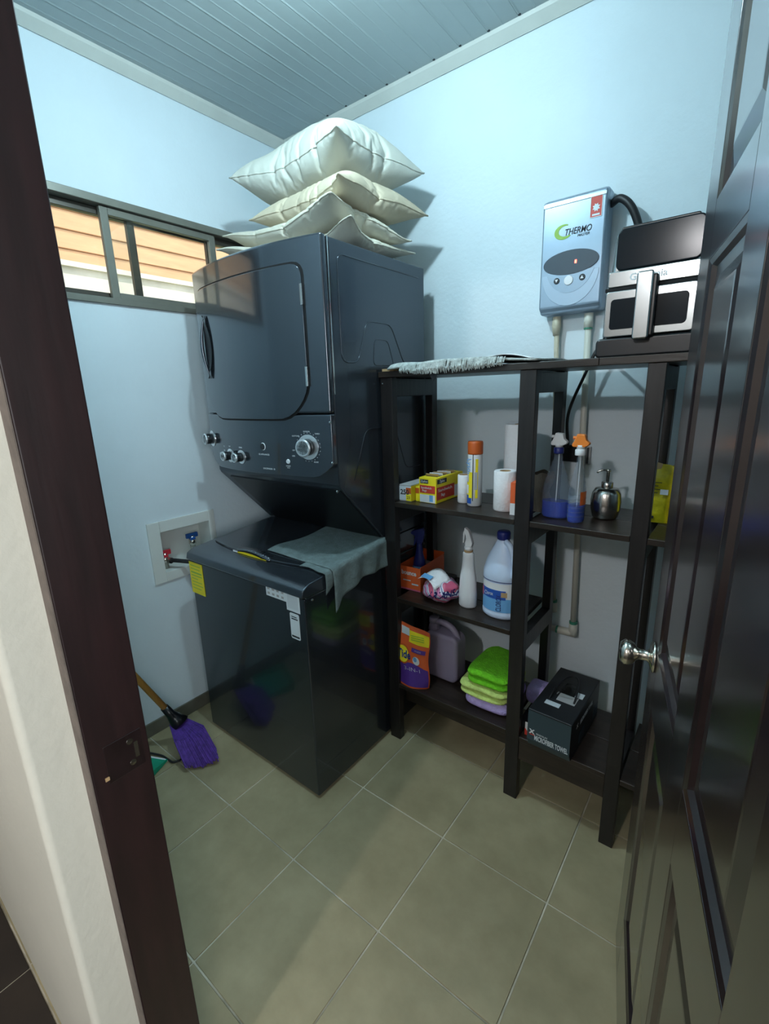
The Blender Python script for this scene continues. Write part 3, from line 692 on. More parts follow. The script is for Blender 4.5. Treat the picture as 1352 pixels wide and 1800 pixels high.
for i in range(330):
    u = .12+.70*rnd.random(); x, y, z = matfn(u, 0); l = (.010+.018*math.sin(PI*min(1, (u-.10)/.74))**.7)*rnd.uniform(.7, 1.15)*(1.15-.3*u)
    j = rnd.uniform(-.004, .004)
    mb.tube([(x, y-.002, z+.010), (x+j*.5, y-.010, z+.004), (x+j, y-.014+rnd.uniform(-.003, .003), z-l*.6), (x+j*1.6, y-.012, z-l)], [.0012, .0016, .0018, .0010], 5)
fr = mb.build('fringe', 'doily', mt_, fix=False); fr['kind'] = 'stuff'
MB().add([(-.115, -.116, -.004), (-.065, -.116, -.004), (-.088, -.118, -.040), (-.115, -.113, -.004), (-.065, -.113, -.004), (-.088, -.115, -.040)], [(0, 2, 1), (3, 4, 5), (0, 3, 5, 2), (1, 2, 5, 4), (0, 1, 4, 3)]).build('hanging_corner', 'darkcard', mt_)

# ================= middle shelf, left bay (z 1.03) =================
def cyl_thing(name, label, cat, x, y, z, rz=0, group=None): return thing(name, label, cat, (x, y, z), rz, group)
Z = 1.0305
def carton(name, label, cat, x, y, z, w, d, h, rz, m, bv=.0015, group=None):
    t = thing(name, label, cat, (x, y, z), rz, group)     # x, y = front left corner
    b = B(0, w, 0, d, 0, h).build('carton', m, t, bevel=bv); return t, b
t, b = carton('foil_box', 'small grey box printed 250 at the left end of the middle shelf', 'box', -1.000, 1.372, Z, .052, .17, .062, 0, 'card')
B(.0, .051, -.0006, 0, .004, .056).build('front_print', 'silverprint', t); text('print', '250', .026, 'ink', t, (.024, -.0010, .034), bold=.0006); B(.05, .0526, .0, .168, .002, .058).build('end_print', 'yellow', t)
B(.030, .0518, -.0012, -.0005, .003, .028).build('corner_print', 'yellow', t); B(.030, .0518, -.0012, -.0005, .030, .052).build('corner_print', 'orange', t); text('print', '23', .015, 'ink', t, (.041, -.0016, .015))
t, b = carton('foil_box', 'second small yellow cornered box between the 250 box and the big yellow box', 'box', -.944, 1.395, Z, .016, .16, .055, 0, 'yellow')
B(.0, .016, -.0006, 0, .03, .05).build('front_print', 'orange', t)
t, b = carton('bag_box', 'yellow box of sandwich bags with red panels on the middle shelf', 'box', -.925, 1.390, Z, .073, .19, .092, math.radians(-1), 'yellow')
def face_print(x0, x1, z0, z1, m, nm='front_print', d=.0006): return B(x0, x1, -d, 0, z0, z1).build(nm, m, t)
face_print(.004, .069, .002, .030, 'white', d=.0006); face_print(.004, .069, .036, .064, 'red', d=.0008); face_print(.006, .040, .071, .085, 'ink')
text('brand_print', 'Ziploc', .012, 'white', t, (.023, -.0010, .078)); text('print', 'Sandwich', .011, 'white', t, (.032, -.0011, .055), maxw=.044); text('print', 'Bags', .011, 'white', t, (.024, -.0011, .045))
face_print(.045, .060, .006, .030, 'lblue', d=.001)
for a, z0, z1, m in (((.03, .187), .002, .090, 'yellow'), ((.004, .125), .012, .058, 'red'), ((.125, .185), .006, .050, 'white'), ((.008, .070), .070, .086, 'ink')):
    B(.0731, .0737+(.0004 if m != 'yellow' else 0), a[0], a[1], z0, z1).build('side_print', m, t)
text('print', 'Sandwich', .015, 'white', t, (.0746, .060, .046), (PI/2, 0, PI/2), maxw=.095); text('print', 'Bags', .015, 'white', t, (.0746, .045, .028), (PI/2, 0, PI/2)); text('brand_print', 'Ziploc', .014, 'white', t, (.0746, .039, .078), (PI/2, 0, PI/2))
B(.008, .064, .03, .16, .0915, .0925).build('opening', 'ink', t)
for k in range(5):
    o = B(-.026, .026, -.0015, .0015, 0, .018).build('bag', 'paper' if k % 2 else 'tan', t); o.location = (.036, .04+k*.025, .085); o.rotation_euler = (.5, 0, .1*k)
o = B(.062, .073, .02, .185, .091, .093).build('flap', 'yellow', t, bevel=.0005)
def roll(name, label, x, y, z, r, h, hole, group='paper rolls on the middle shelf', m='paper'):
    t = thing(name, label, 'paper roll', (x, y, z), 0, group)
    MB().lathe([(hole, .001), (r-.002, 0), (r, .003), (r, h-.003), (r-.002, h), (hole, h-.001), (hole, .001)], 40).build('paper', m, t, smooth=False, bevel=0)
    for p in t.children[0].data.polygons: p.use_smooth = abs(p.normal.z) < .5
    MB().lathe([(hole-.002, .0), (hole, 0), (hole, h-.0005), (hole-.002, h-.0005), (hole-.002, 0)], 24).build('core', 'tan' if hole > .012 else 'card', t)
    return t
roll('lint_roll', 'small narrow white roll between the yellow box and the spray can', -.785, 1.468, Z, .0215, .101, .018)
roll('paper_roll', 'short white paper roll standing in front of the tall roll', -.618, 1.440, Z, .036, .132, .018)
roll('paper_roll', 'tall white kitchen paper roll at the back by the middle post', -.618, 1.555, Z, .052, .275, .020)
# aerosol can
t = thing('aerosol_can', 'tall white and yellow aerosol can with an orange cap', 'spray can', (-.730, 1.445, Z))
MB().lathe([(.0, .002), (.022, 0), (.025, .003), (.025, .172), (.0245, .178), (.022, .182), (0, .182)], 36).build('can', 'white', t, smooth=True)
MB().lathe([(.0253, .180), (.0258, .183), (.0258, .217), (.0245, .223), (0, .2235)], 36).build('cap', 'orange', t, smooth=True)
patch('yellow_swoosh', .025, -60, -40, .03, .165, 'yellow', t); patch('blue_print', .025, -160, -90, .010, .040, 'blue', t, off=.001)
patch('yellow_print', .025, -175, -95, .040, .085, 'yellow', t, off=.0009); patch('white_print', .025, -165, -115, .045, .075, 'paper', t, off=.0012)
patch('dark_stripe', .025, -82, -76, .02, .180, 'ink', t, off=.001); patch('yellow_field', .025, -115, -84, .03, .120, 'yellow', t, off=.0011)
text('brand_print', 'Lysol', .022, 'lblue', t, (-.010, -.0248, .140), (PI/2, PI/2, 0), bend=None, maxw=.05)
patch('fine_print', .025, -68, -45, .06, .12, 'card', t, off=.0013)
t, b = carton('orange_packet', 'narrow orange and white packet leaning beside the middle post', 'packet', -.575, 1.385, Z, .016, .10, .105, math.radians(5), 'orange2')
B(.0, .016, -.0006, 0, .0, .038).build('front_print', 'white', t)
t = thing('paper_bag', 'crumpled brown paper bag behind the blue spray bottle at the middle post', 'bag', (-.515, 1.50, Z))
mb = MB(); mb.grid(lambda u, v: ((.030+.006*math.sin(v*9))*math.cos(2*PI*u)+.004*math.sin(6*PI*u+v*8), .038*math.sin(2*PI*u), .125*v+.004*math.sin(8*PI*u)*v), 30, 10); o = mb.build('paper', 'brown', t, smooth=False)
s = o.modifiers.new('s', 'SOLIDIFY'); s.thickness = .001

# ================= middle shelf, right bay =================
def trigger(t, z, m, coll, rz):
    MB().lathe([(.014, z), (.0145, z+.002), (.0145, z+.016), (.012, z+.018), (0, z+.018)], 24).build('collar', coll, t, smooth=True)
    o = MB().lathe([(.010, z+.018), (.0115, z+.024), (.012, z+.030), (0, z+.030)], 20).build('neck', 'white', t, smooth=True)
    mb = MB().prism([(-.024, .030), (-.020, .024), (-.006, .024), (.012, .024), (.024, .030), (.026, .036), (.016, .044), (.012, .060), (-.010, .062), (-.014, .050), (-.018, .040)], .020, 'y', -.010)
    o = mb.build('trigger_head', m, t, bevel=.003, seg=2, loc=(0, 0, z), rot=(0, 0, rz))
    MB().lathe([(.004, 0), (.005, .010), (0, .010)], 12).build('nozzle', m, o, loc=(-.012, 0, .050), rot=(0, -PI/2, 0))
def spray(x, y, label, a, b, lvl, trig, coll, rz, waist):
    t = thing('spray_bottle', label, 'spray bottle', (x, y, Z), rz, 'clear spray bottles on the middle shelf')
    prof = [(.0, 0), (.92, .0), (1, .006), (1, .075), (.95, .100)]
    for k in range(5): prof += [(.82-.13*k, .112+.017*k), (.86-.13*k, .118+.017*k)]
    prof += [(.26, .196), (.24, .205), (0, .205)]
    MB().lathe([(r*waist, z) for r, z in prof], 32, sx=a/waist, sy=b/waist).build('bottle', 'clear', t, smooth=True)
    MB().lathe([(0, .002), (.90*waist, .002), (.96*waist, .008), (.96*waist, lvl), (0, lvl)], 32, sx=a/waist, sy=b/waist).build('liquid', 'liquid', t, smooth=False)
    MB().tube([(0, 0, .008), (.002, 0, .20)], .0018, 6).build('dip_tube', 'white', t)
    trigger(t, .198, trig, coll, 0); return t
spray(-.448, 1.435, 'clear spray bottle with blue liquid and a white trigger top', .042, .028, .052, 'white', 'navy', 0, .03)
t = spray(-.380, 1.415, 'clear ribbed spray bottle with blue liquid and an orange trigger top', .024, .034, .050, 'orangebright', 'white', 0, .03)
for k in range(5): MB().lathe([(.0245, -.0015), (.0255, 0), (.0245, .0015)], 32, sy=1.4).build('rib', 'clear', t, loc=(0, 0, .02+.013*k), smooth=True)
patch('orange_label', .024, -50, 0, .055, .095, 'orange', t, sy=1.4, off=.0012)
t = thing('soap_dispenser', 'round brushed steel soap pump dispenser', 'soap dispenser', (-.318, 1.498, Z))
MB().lathe([(0, 0), (.030, 0), (.036, .006), (.042, .030), (.043, .055), (.040, .078), (.032, .092), (.016, .096), (0, .096)], 40).build('body', 'steel', t, smooth=True)
MB().lathe([(.016, .094), (.0165, .098), (.0165, .110), (.013, .113), (0, .113)], 24).build('collar', 'steel', t, smooth=True)
MB().lathe([(.0045, .11), (.0045, .142), (.007, .143), (.007, .150), (0, .151)], 16).build('pump_stem', 'steel', t, smooth=True)
MB().tube([(0, 0, .1465), (-.014, -.006, .148), (-.026, -.011, .143), (-.028, -.012, .138)], .0032, 8).build('spout', 'steel', t, smooth=True)
# yellow foil bag
t = thing('yellow_foil_bag', 'crumpled yellow foil bag standing behind the right post', 'bag', (-.190, 1.545, Z))
def bagfn(u, v, w=.085, h=.165, d=.030, k=1):
    a = 2*PI*u; pin = 1-.75*v**3; c = math.copysign(abs(math.cos(a))**.6, math.cos(a)); s_ = math.copysign(abs(math.sin(a))**.8, math.sin(a))
    wob = noise.noise(Vector((u*7, v*6, k)))*.006
    return (w*.5*c*(1+.08*v)+wob, d*s_*pin+wob, h*v*(1-.0*c)+.004*math.sin(a*3)*v)
mb = MB(); mb.grid(lambda u, v: bagfn(u, v), 36, 16); mb.add([bagfn(i/36, 0) for i in range(36)], [tuple(range(36))])
mb.build('bag', 'yellowbag', t, smooth=True)
MB().grid(lambda u, v: (-.055+.02*u, -.012, .135+.032*v), 2, 2).build('torn_flap', 'tan', t).rotation_euler = (0, .25, 0)
B(.010, .030, -.0335, -.0325, .085, .100).build('sticker', 'white', t)
for k in range(4): B(-.028, .012-.008*(k % 2), -.0330, -.0322, .118-.010*k, .120-.010*k).build('print_line', 'ink', t)
B(-.03, .0, -.0325, -.0315, .012, .02).build('print_line', 'ink', t)

# ================= lower shelf (z .65) =================
Z = .6505
t = thing('dryer_sheet_box', 'open orange dryer sheet box at the left of the lower shelf', 'box', (-1.062+.02, 1.425, Z), math.radians(3))
W_, D_, H_ = .100, .20, .098
B(0, W_, 0, .002, 0, H_).build('front_wall', 'orange2', t); B(0, W_, D_-.002, D_, 0, H_+.012).build('back_wall', 'orange2', t); B(0, .002, .002, D_-.002, 0, H_).build('side_wall', 'orange2', t); B(W_-.002, W_, .002, D_-.002, 0, H_+.004).build('side_wall', 'orange2', t); B(.002, W_-.002, .002, D_-.002, 0, .002).build('base', 'orange2', t)
B(.002, W_-.002, .1, D_-.002, .002, .06).build('sheets', 'card', t)
text('brand_print', 'bounce', .026, 'white', t, (.047, -.0006, .072), bold=.0008, maxw=.068)
B(.02, .055, -.0006, 0, .038, .042).build('print_line', 'silverprint', t); B(.06, .09, -.0006, 0, .024, .030).build('print_line', 'silverprint', t); B(.0, W_, -.001, 0, .0, .006).build('front_trim', 'pink', t)
t.location.x = -1.062+.012
t = thing('blue_spray_bottle', 'dark blue trigger bottle standing inside the orange box', 'spray bottle', (-1.000, 1.500, Z+.003), .3)
MB().lathe([(0, 0), (.026, 0), (.028, .01), (.028, .07), (.024, .10), (.016, .13), (.012, .16), (.012, .175), (0, .175)], 24, sx=1, sy=.7).build('bottle', 'navy', t, smooth=True)
MB().prism([(-.035, .215), (-.030, .225), (.018, .240), (.024, .225), (.020, .195), (.012, .175), (-.010, .175), (-.008, .195), (-.018, .165), (-.023, .167), (-.016, .205)], .016, 'y', -.008).build('trigger_head', 'navy', t, bevel=.002)
patch('label', .028, -140, -40, .02, .08, 'lblue', t, sy=.7)
t = thing('dark_case', 'flat black case lying under the orange box', 'case', (-.995, 1.40, Z)); t.location = (-.93, 1.56, Z)
B(-.02, .035, -.03, .07, 0, .022).build('case', 'dark', t, bevel=.006)
# crumpled coloured plastic bag
t = thing('snack_bag', 'crumpled pink, white and navy printed plastic bag lying on the lower shelf', 'bag', (-.850, 1.420, Z))
def crump(u, v):
    a = 2*PI*u; b = PI*(v-.5); r = 1+.16*noise.noise(Vector((math.cos(a)*1.7, math.sin(a)*1.7, b*1.7+3)))+.06*noise.noise(Vector((math.cos(a)*5, math.sin(a)*5, b*5)))
    return (.072*math.cos(a)*math.cos(b)**.8*r, .058*math.sin(a)*math.cos(b)**.8*r, .045+.045*math.sin(b)*r)
bagm = bpy.data.materials.new('bag_print'); bagm.use_nodes = True; nt = bagm.node_tree; bb = nt.nodes['Principled BSDF']; bb.inputs['Roughness'].default_value = .35
tc = nt.nodes.new('ShaderNodeTexCoord'); mp = nt.nodes.new('ShaderNodeMapping'); mp.inputs['Rotation'].default_value = (.4, .6, .5); wv = nt.nodes.new('ShaderNodeTexWave'); wv.inputs['Scale'].default_value = 7; wv.inputs['Distortion'].default_value = 2.0
cr = nt.nodes.new('ShaderNodeValToRGB'); cr.color_ramp.interpolation = 'CONSTANT'; els = cr.color_ramp.elements; els[0].color = (.62, .12, .22, 1); els[1].position = .28; els[1].color = (.70, .72, .82, 1)
for p, c in ((.52, (.03, .04, .22, 1)), (.66, (.70, .72, .80, 1)), (.86, (.55, .18, .35, 1))): e_ = els.new(p); e_.color = c
nt.links.new(tc.outputs['Object'], mp.inputs[0]); nt.links.new(mp.outputs[0], wv.inputs[0]); nt.links.new(wv.outputs[0], cr.inputs[0]); nt.links.new(cr.outputs[0], bb.inputs[0]); MT['bagprint'] = bagm
MB().grid(crump, 40, 20).build('bag', 'bagprint', t, smooth=True)
o = MB().grid(lambda u, v: (-.075+.10*u, -.060+.075*v, .072+.022*math.sin(PI*u)+.02*v), 10, 6).build('white_flap', 'paper', t, fix=False, smooth=True); o.rotation_euler = (.0, .12, -.3); s = o.modifiers.new('s', 'SOLIDIFY'); s.thickness = .001
B(-.03, .02, -.001, 0, -.01, .012).build('barcode_panel', 'lblue', t, loc=(-.03, -.045, .100), rot=(-1.2, 0, -.3))
def bagmap(x, y):
    p = Vector(crump((math.radians(-62)+x/.066+y*3)/(2*PI), (y+.2*x)/.062/PI+.5)); return (p.x*1.035, p.y*1.035, .045+(p.z-.045)*1.035)
wrap(text('bag_lettering', 'ARIANS', .046, 'navy', t, (0, 0, 0), bold=.0012, maxw=.105), bagmap)
# white trigger spray
t = thing('white_spray_bottle', 'slim white trigger spray bottle between the printed bag and the bleach', 'spray bottle', (-.742, 1.430, Z))
MB().lathe([(0, 0), (.030, 0), (.034, .006), (.0345, .05), (.031, .11), (.023, .16), (.021, .19), (.0215, .205), (.014, .212), (0, .212)], 36, sx=1, sy=.75).build('bottle', 'white', t, smooth=True)
MB().lathe([(.0150, .210), (.016, .212), (.016, .2165), (.0150, .218)], 24).build('neck_ring', 'tan', t)
MB().lathe([(.0145, .216), (.0145, .232), (0, .232)], 20).build('collar', 'white', t, smooth=True)
MB().prism([(-.010, .230), (.014, .230), (.018, .245), (.010, .270), (.002, .290), (-.014, .300), (-.016, .285), (-.006, .262), (-.012, .245)], .018, 'y', -.009).build('trigger_head', 'white', t, bevel=.003)
MB().prism([(-.012, .285), (-.020, .285), (-.022, .240), (-.017, .240)], .010, 'y', -.005).build('trigger', 'white', t, bevel=.002)
# bleach bottle
t = thing('bleach_bottle', 'large pale blue bleach bottle with navy cap and blue label', 'bottle', (-.615, 1.440, Z))
pr = [(0, 0), (.060, 0), (.067, .006), (.068, .020), (.0655, .024), (.0655, .135), (.068, .140), (.067, .165), (.055, .205), (.038, .240), (.024, .268), (.019, .276), (.019, .285), (0, .285)]
MB().lathe(pr, 44, sx=1, sy=.78).build('bottle', 'pblue', t, smooth=True)
MB().lathe([(.021, .277), (.0225, .280), (.0225, .300), (.020, .305), (0, .305)], 28).build('cap', 'navy', t, smooth=True)
MB().tube(curve_pts([(.014, -.012, .272), (.036, -.026, .262), (.050, -.030, .225), (.055, -.032, .185), (.046, -.030, .155)], 8), [.010]*33, 12).build('handle', 'pblue', t, smooth=True)
patch('label', .0655, -185, -20, .028, .132, 'white', t, n=24, sy=.78, off=.0008); patch('label_field', .0655, -185, -40, .028, .078, 'lblue', t, n=24, sy=.78, off=.0014)
patch('label_wave', .0655, -150, -60, .075, .108, 'blue', t, n=20, sy=.78, off=.0017); patch('label_emblem', .0655, -178, -140, .072, .104, 'pink', t, n=10, sy=.78, off=.0022); patch('label_seal', .0655, -74, -56, .085, .103, 'tan', t, n=6, sy=.78, off=.0024)
text('label_lettering', 'CLOROX', .026, 'navy', t, (.012, -.0535, .062), (PI/2, -PI/2, 0.15), maxw=.060); text('label_lettering', 'Clorox', .020, 'white', t, (-.026, -.0512, .092), (PI/2, -.1, -.25), maxw=.036)
patch('shoulder_line', .0668, -185, -20, .137, .1395, 'navy', t, n=24, sy=.79, off=.001)

# ================= bottom left shelf (z .268) =================
Z = .2685
t = thing('detergent_pouch', 'orange and purple standing detergent pouch at the left of the bottom shelf', 'pouch', (-.950, 1.375, Z), math.radians(10))
def pouch(u, v, side):
    u = min(1, max(0, u)); v = min(1, max(0, v))
    x = -.066+.132*u; z = .262*v; d = (.028*(1-v)**.7)*math.sin(PI*u)**.5
    z2 = z+(.012-.03*u)*v
    return (x*(1+.04*v)+.004*math.sin(v*9), side*d+.002*math.sin(u*9+v*7), z2)
mb = MB(); mb.grid(lambda u, v: pouch(u, v, -1), 16, 18); mb.grid(lambda u, v: pouch(1-u, v, 1), 16, 18); o = mb.build('pouch', 'orange2', t, smooth=True)
def pp(name, m, poly, d=.0016):
    # print laid on the front surface of the pouch, coordinates u,v in 0..1
    vs = [Vector(pouch(a, b, -1))-Vector((0, d, 0)) for a, b in poly]; return MB().add(vs, [tuple(range(len(vs)))]).build(name, m, t, fix=False)
def ppgrid(name, m, u0, u1, v0, v1, d=.0016, f=None):
    def g_(a, b):
        u = u0+(u1-u0)*a; v = v0+(v1-v0)*b
        if f: u, v = f(a, b)
        p = pouch(u, v, -1); return (p[0], p[1]-d, p[2])
    return MB().grid(g_, 10, 8).build(name, m, t, fix=False)
ppgrid('purple_field', 'purple', .02, .98, .03, .36, f=lambda a, b: (.02+.96*a, .03+b*(.30+.08*math.sin(PI*a))))
ppgrid('yellow_burst', 'yellow', .38, .98, .74, .93); ppgrid('white_burst', 'silverprint', .12, .38, .83, .95); ppgrid('purple_band', 'purple', .50, .92, .60, .67, .0020)
def disc(name, m, cu, cv, ru, rv, d): 
    vs = [(0, 0)]+[(math.cos(2*PI*i/24), math.sin(2*PI*i/24)) for i in range(24)]
    P3 = []
    for a, b in vs: p = pouch(cu+ru*a, cv+rv*b, -1); P3.append((p[0], p[1]-d, p[2]))
    return MB().add(P3, [(0, 1+i, 1+(i+1) % 24) for i in range(24)]).build(name, m, t, fix=False)
disc('logo_ring', 'orange', .22, .52, .235, .155, .0022); disc('logo_disc', 'yellow', .22, .52, .20, .130, .0028); disc('capsule', 'white', .66, .47, .11, .07, .0026); disc('capsule_drop', 'lblue', .63, .49, .06, .04, .0032)
def pm(cu, cv, d=.0036):
    def f_(x, y):
        p = pouch(cu+x/.132, cv+y/.262, -1); return (p[0], p[1]-d, p[2])
    return f_
wrap(text('logo_lettering', 'Tide', .046, 'blue', t, (0, 0, 0), bold=.0012, maxw=.058), pm(.27, .52))
wrap(text('print', '3-IN-1', .022, 'white', t, (0, 0, 0), maxw=.066), pm(.52, .31)); wrap(text('print', 'PODS', .010, 'white', t, (0, 0, 0)), pm(.70, .635))
for k in range(3): B(-.004+.0, .052, -.0145, -.014, .205+.009*k, .208+.009*k).build('print_line', 'lime', t)
t = thing('plastic_jug', 'translucent greyish lilac plastic jug with handle behind the detergent pouch', 'jug', (-.878, 1.500, Z))
MB().prism(rrect(-.075, .075, 0, .205, .030), .085, 'y', -.04).build('jug', 'milky', t, bevel=.016, seg=3)
MB().tube(curve_pts([(-.050, 0, .200), (-.046, 0, .232), (-.01, 0, .240), (.035, 0, .225), (.060, 0, .185), (.062, 0, .140)], 8), .0125, 12).build('handle', 'milky', t, smooth=True)
MB().lathe([(.026, .200), (.020, .222), (.0185, .228), (.0185, .230), (.021, .231), (.021, .252), (.018, .255), (0, .255)], 24).build('cap', 'milky', t, smooth=True, loc=(-.052, 0, 0))
# folded towels
def towel(name, label, x0, x1, y0, y1, z0, z1, m, layers, seed, bulge=.012):
    t = thing(name, label, 'towel', ((x0+x1)/2, (y0+y1)/2, z0), 0, 'folded cloths on the bottom shelf'); w, d, h = (x1-x0)/2, (y1-y0)/2, (z1-z0)
    for k in range(layers):
        lz0, lz1 = h*k/layers, h*(k+1)/layers
        def fn(u, v, k=k, lz0=lz0, lz1=lz1):
            a = 2*PI*u; b = PI*(v-.5); th = (lz1-lz0)/2
            sx = math.copysign(abs(math.cos(a))**.35, math.cos(a)); sy = math.copysign(abs(math.sin(a))**.35, math.sin(a)); cb = math.cos(b)**.25
            nz = noise.noise(Vector((sx*1.5*cb+seed, sy*1.5*cb, k*3+seed)))
            return (w*sx*cb*(1+.05*nz), d*sy*cb*(1+.05*nz), (lz0+lz1)/2+th*math.sin(b)*1.02+nz*.008*(cb if k else 0)+(.006*k*(1-abs(sx*cb)) if layers > 1 else 0))
        MB().grid(fn, 48, 14).build('fold', m, t, smooth=True)
    return t
towel('folded_towel', 'lilac folded cloth at the bottom of the stack on the bottom shelf', -.735, -.555, 1.380, 1.60, Z, Z+.045, 'tpurp', 1, 1)
towel('folded_towel', 'pale yellow green folded cloth between the lilac and the lime cloths', -.755, -.56, 1.372, 1.60, Z+.047, Z+.094, 'tyel', 2, 5)
towel('folded_towel', 'bright lime green cloth on top of the folded stack', -.728, -.558, 1.378, 1.59, Z+.100, Z+.154, 'tgreen', 2, 9)
towel('folded_towel', 'lilac cloth bulging out behind the middle post', -.548, -.462, 1.53, 1.61, .263, .335, 'tpurp', 1, 12)
towel('small_rag', 'small grey rag lying between the lilac cloth and the black carton', -.485, -.435, 1.44, 1.50, .263, .300, 'greycloth', 1, 14)
# microfiber towel carton
t = thing('towel_carton', 'black microfiber towel carton on the bottom shelf under the steel soap pump', 'box', (-.458, 1.318, .2625), math.radians(-2))
w, d, h = .140, .30, .142
MB().prism([(0, 0), (.018, -.0), (.0, .0)], .001, 'x', 0)
mb = MB().prism([(.015, 0), (0, .030), (.003, h-.0), (.030, h), (d, h), (d, 0)], w, 'x', 0); mb.build('carton', 'darkcard', t, bevel=.003)
mb = MB().add([(.001, -.0012, .030), (w-.001, -.0012, .030), (w-.001, .0018, h-.004), (.001, .0018, h-.004)], [(0, 1, 2, 3)]); mb.build('front_panel', 'teal', t, fix=False)
mb = MB().add([(.001, .0135, .001), (w-.001, .0135, .001), (w-.001, -.0012, .030), (.001, -.0012, .030)], [(0, 1, 2, 3)]); mb.build('lower_panel', 'teal', t, fix=False)
text('carton_lettering', 'MICROFIBER TOWEL', .026, 'silverprint', t, (.080, -.0020, .044), bold=.0006, maxw=.108); text('carton_lettering', 'PREMIUM', .009, 'silverprint', t, (.050, -.0014, .060))
text('emblem', 'X', .022, 'white', t, (.017, -.0010, .062), bold=.001); B(.009, .026, -.0012, -.0007, .050, .053).build('emblem_bar', 'red', t)
text('carton_lettering', 'MICROFIBER TOWEL', .022, 'silverprint', t, (w+.0008, .155, .100), (PI/2, 0, PI/2), maxw=.13, bold=.0006); text('emblem', 'X', .022, 'white', t, (w+.0008, .060, .105), (PI/2, 0, PI/2))
B(.030, .078, .030, .052, h, h+.001).build('top_print', 'silverprint', t, loc=(0, .03, 0)); B(.055, .115, .10, .145, h, h+.001).build('top_print', 'card', t); B(.10, .125, .15, .18, h, h+.001).build('top_print', 'silverprint', t)
MB().tube(curve_pts([(.035, .09, h), (.040, .14, h+.020), (.055, .21, h+.026), (.085, .22, h+.026), (.105, .16, h+.018), (.110, .11, h)], 6), .003, 8).build('carry_handle', 'rubber', t, smooth=True)
MB().prism([(.05, .12), (.06, .20), (.09, .20), (.10, .13)], .012, 'z', h).build('window_film', 'glass', t)
for a, b in ((.0, .05), (.012, .20)): B(w, w+.001, b+.04, b+.09, .02, .06).build('side_print', 'teal', t)
t, b = carton('white_card', 'small white and red card corner beside the black carton', 'card', -.482, 1.365, .2625, .020, .002, .050, 0, 'white')
MB().prism([(0, 0), (.02, 0), (.02, .006), (0, .026), (0, .018)], .0006, 'y', -.0006).build('print_stripe', 'red', t)

# ================= wall heater =================
ht = thing('water_heater', 'silver wall mounted electric water heater with oval display', 'heater', (-.5225, BY, 1.66))
hx, hw, hz = -.5225, .0985, 1.655; dy = -.075
def Hh(mb, n, m, **k): return mb.build(n, m, ht, **k)
mb = MB().prism([(-hw, 0), (hw, 0), (hw, .345), (-hw, .345)], .062, 'y', -.064); Hh(mb, 'back_shell', 'heater', bevel=.010, seg=3)
mb = MB(); mb.hexa([(-hw+.002, -.078, .018), (hw-.002, -.078, .018), (hw, -.058, .006), (-hw, -.058, .006)], [(-hw+.002, -.078, .335), (hw-.002, -.078, .335), (hw, -.058, .343), (-hw, -.058, .343)]); Hh(mb, 'front_cover', 'heater', bevel=.006, seg=3)
Hh(B(-hw+.004, hw-.004, -.0800, -.077, .318, .328), 'chrome_strip', 'chrome', bevel=.001)
Hh(MB().prism(ell(0, .118, .088, .098, 40, 180, 360)+[(.088, .118), (-.088, .118)], .002, 'y', -.0795), 'control_area', 'heaterlight', bevel=.0008)
Hh(MB().prism(ell(.0, .150, .078, .092, 40, 195, 345), .0012, 'y', -.0803), 'inner_area', 'heater')
Hh(MB().prism(ell(0, .148, .086, .036, 40), .003, 'y', -.0815), 'display', 'heaterdark', bevel=.001)
Hh(B(.014, .020, -.0822, -.081, .142, .152), 'display_led', 'redlight')
for x, z, r, m in ((-.040, .098, .0095, 'ink'), (-.002, .095, .0145, 'white'), (.040, .098, .0095, 'ink')):
    b = Hh(MB().lathe([(0, .004), (r-.001, .004), (r, .002), (r, 0)], 24), 'button', m, loc=(x, -.0795, z), rot=(PI/2, 0, 0))
    if r < .01:
        s = -1 if x < 0 else 1
        MB().prism([(-.005, -.004*s), (.005, -.004*s), (0, .005*s)], .0006, 'z', .004).build('arrow', 'white', b)
text('heater_lettering', 'THERMO', .026, 'ink', ht, (.016, -.0790, .236), shear=.25, maxw=.080, bold=.0002); text('heater_lettering', 'MASTER', .010, 'ink', ht, (.034, -.0790, .221), shear=.2, maxw=.036)
mb = MB(); 
for i in range(22):
    a = math.radians(60+i*12); b = math.radians(72+i*12); w_ = .004+.008*math.sin(PI*i/22)
    mb.add([(-.028+(.024-w_)*math.cos(a)*1.2, -.0787, .240+(.022-w_)*math.sin(a)), (-.028+.024*math.cos(a)*1.2, -.0787, .240+.022*math.sin(a)), (-.028+.024*math.cos(b)*1.2, -.0787, .240+.022*math.sin(b)), (-.028+(.024-w_)*math.cos(b)*1.2, -.0787, .240+(.022-w_)*math.sin(b))], [(0, 1, 2, 3)])
Hh(mb, 'green_swirl', 'lime', fix=False)
st = Hh(B(.050, .084, -.0788, -.0780, .262, .322), 'warning_sticker', 'red'); st['label'] = 'red warning sticker'
for a in ((.050, .084, .321, .323), (.050, .084, .261, .263), (.0495, .051, .262, .322), (.083, .0845, .262, .322)): B(a[0], a[1], -.0794, -.0786, a[2], a[3]).build('sticker_edge', 'white', st)
MB().prism([(.067+(.012 if i % 2 else .007)*math.cos(2*PI*i/16), 0.288+(.012 if i % 2 else .008)*math.sin(2*PI*i/16)) for i in range(16)], .0006, 'y', -.0794).build('sticker_emblem', 'label', st)
B(.056, .078, -.0794, -.0788, .266, .271).build('sticker_text', 'label', st)
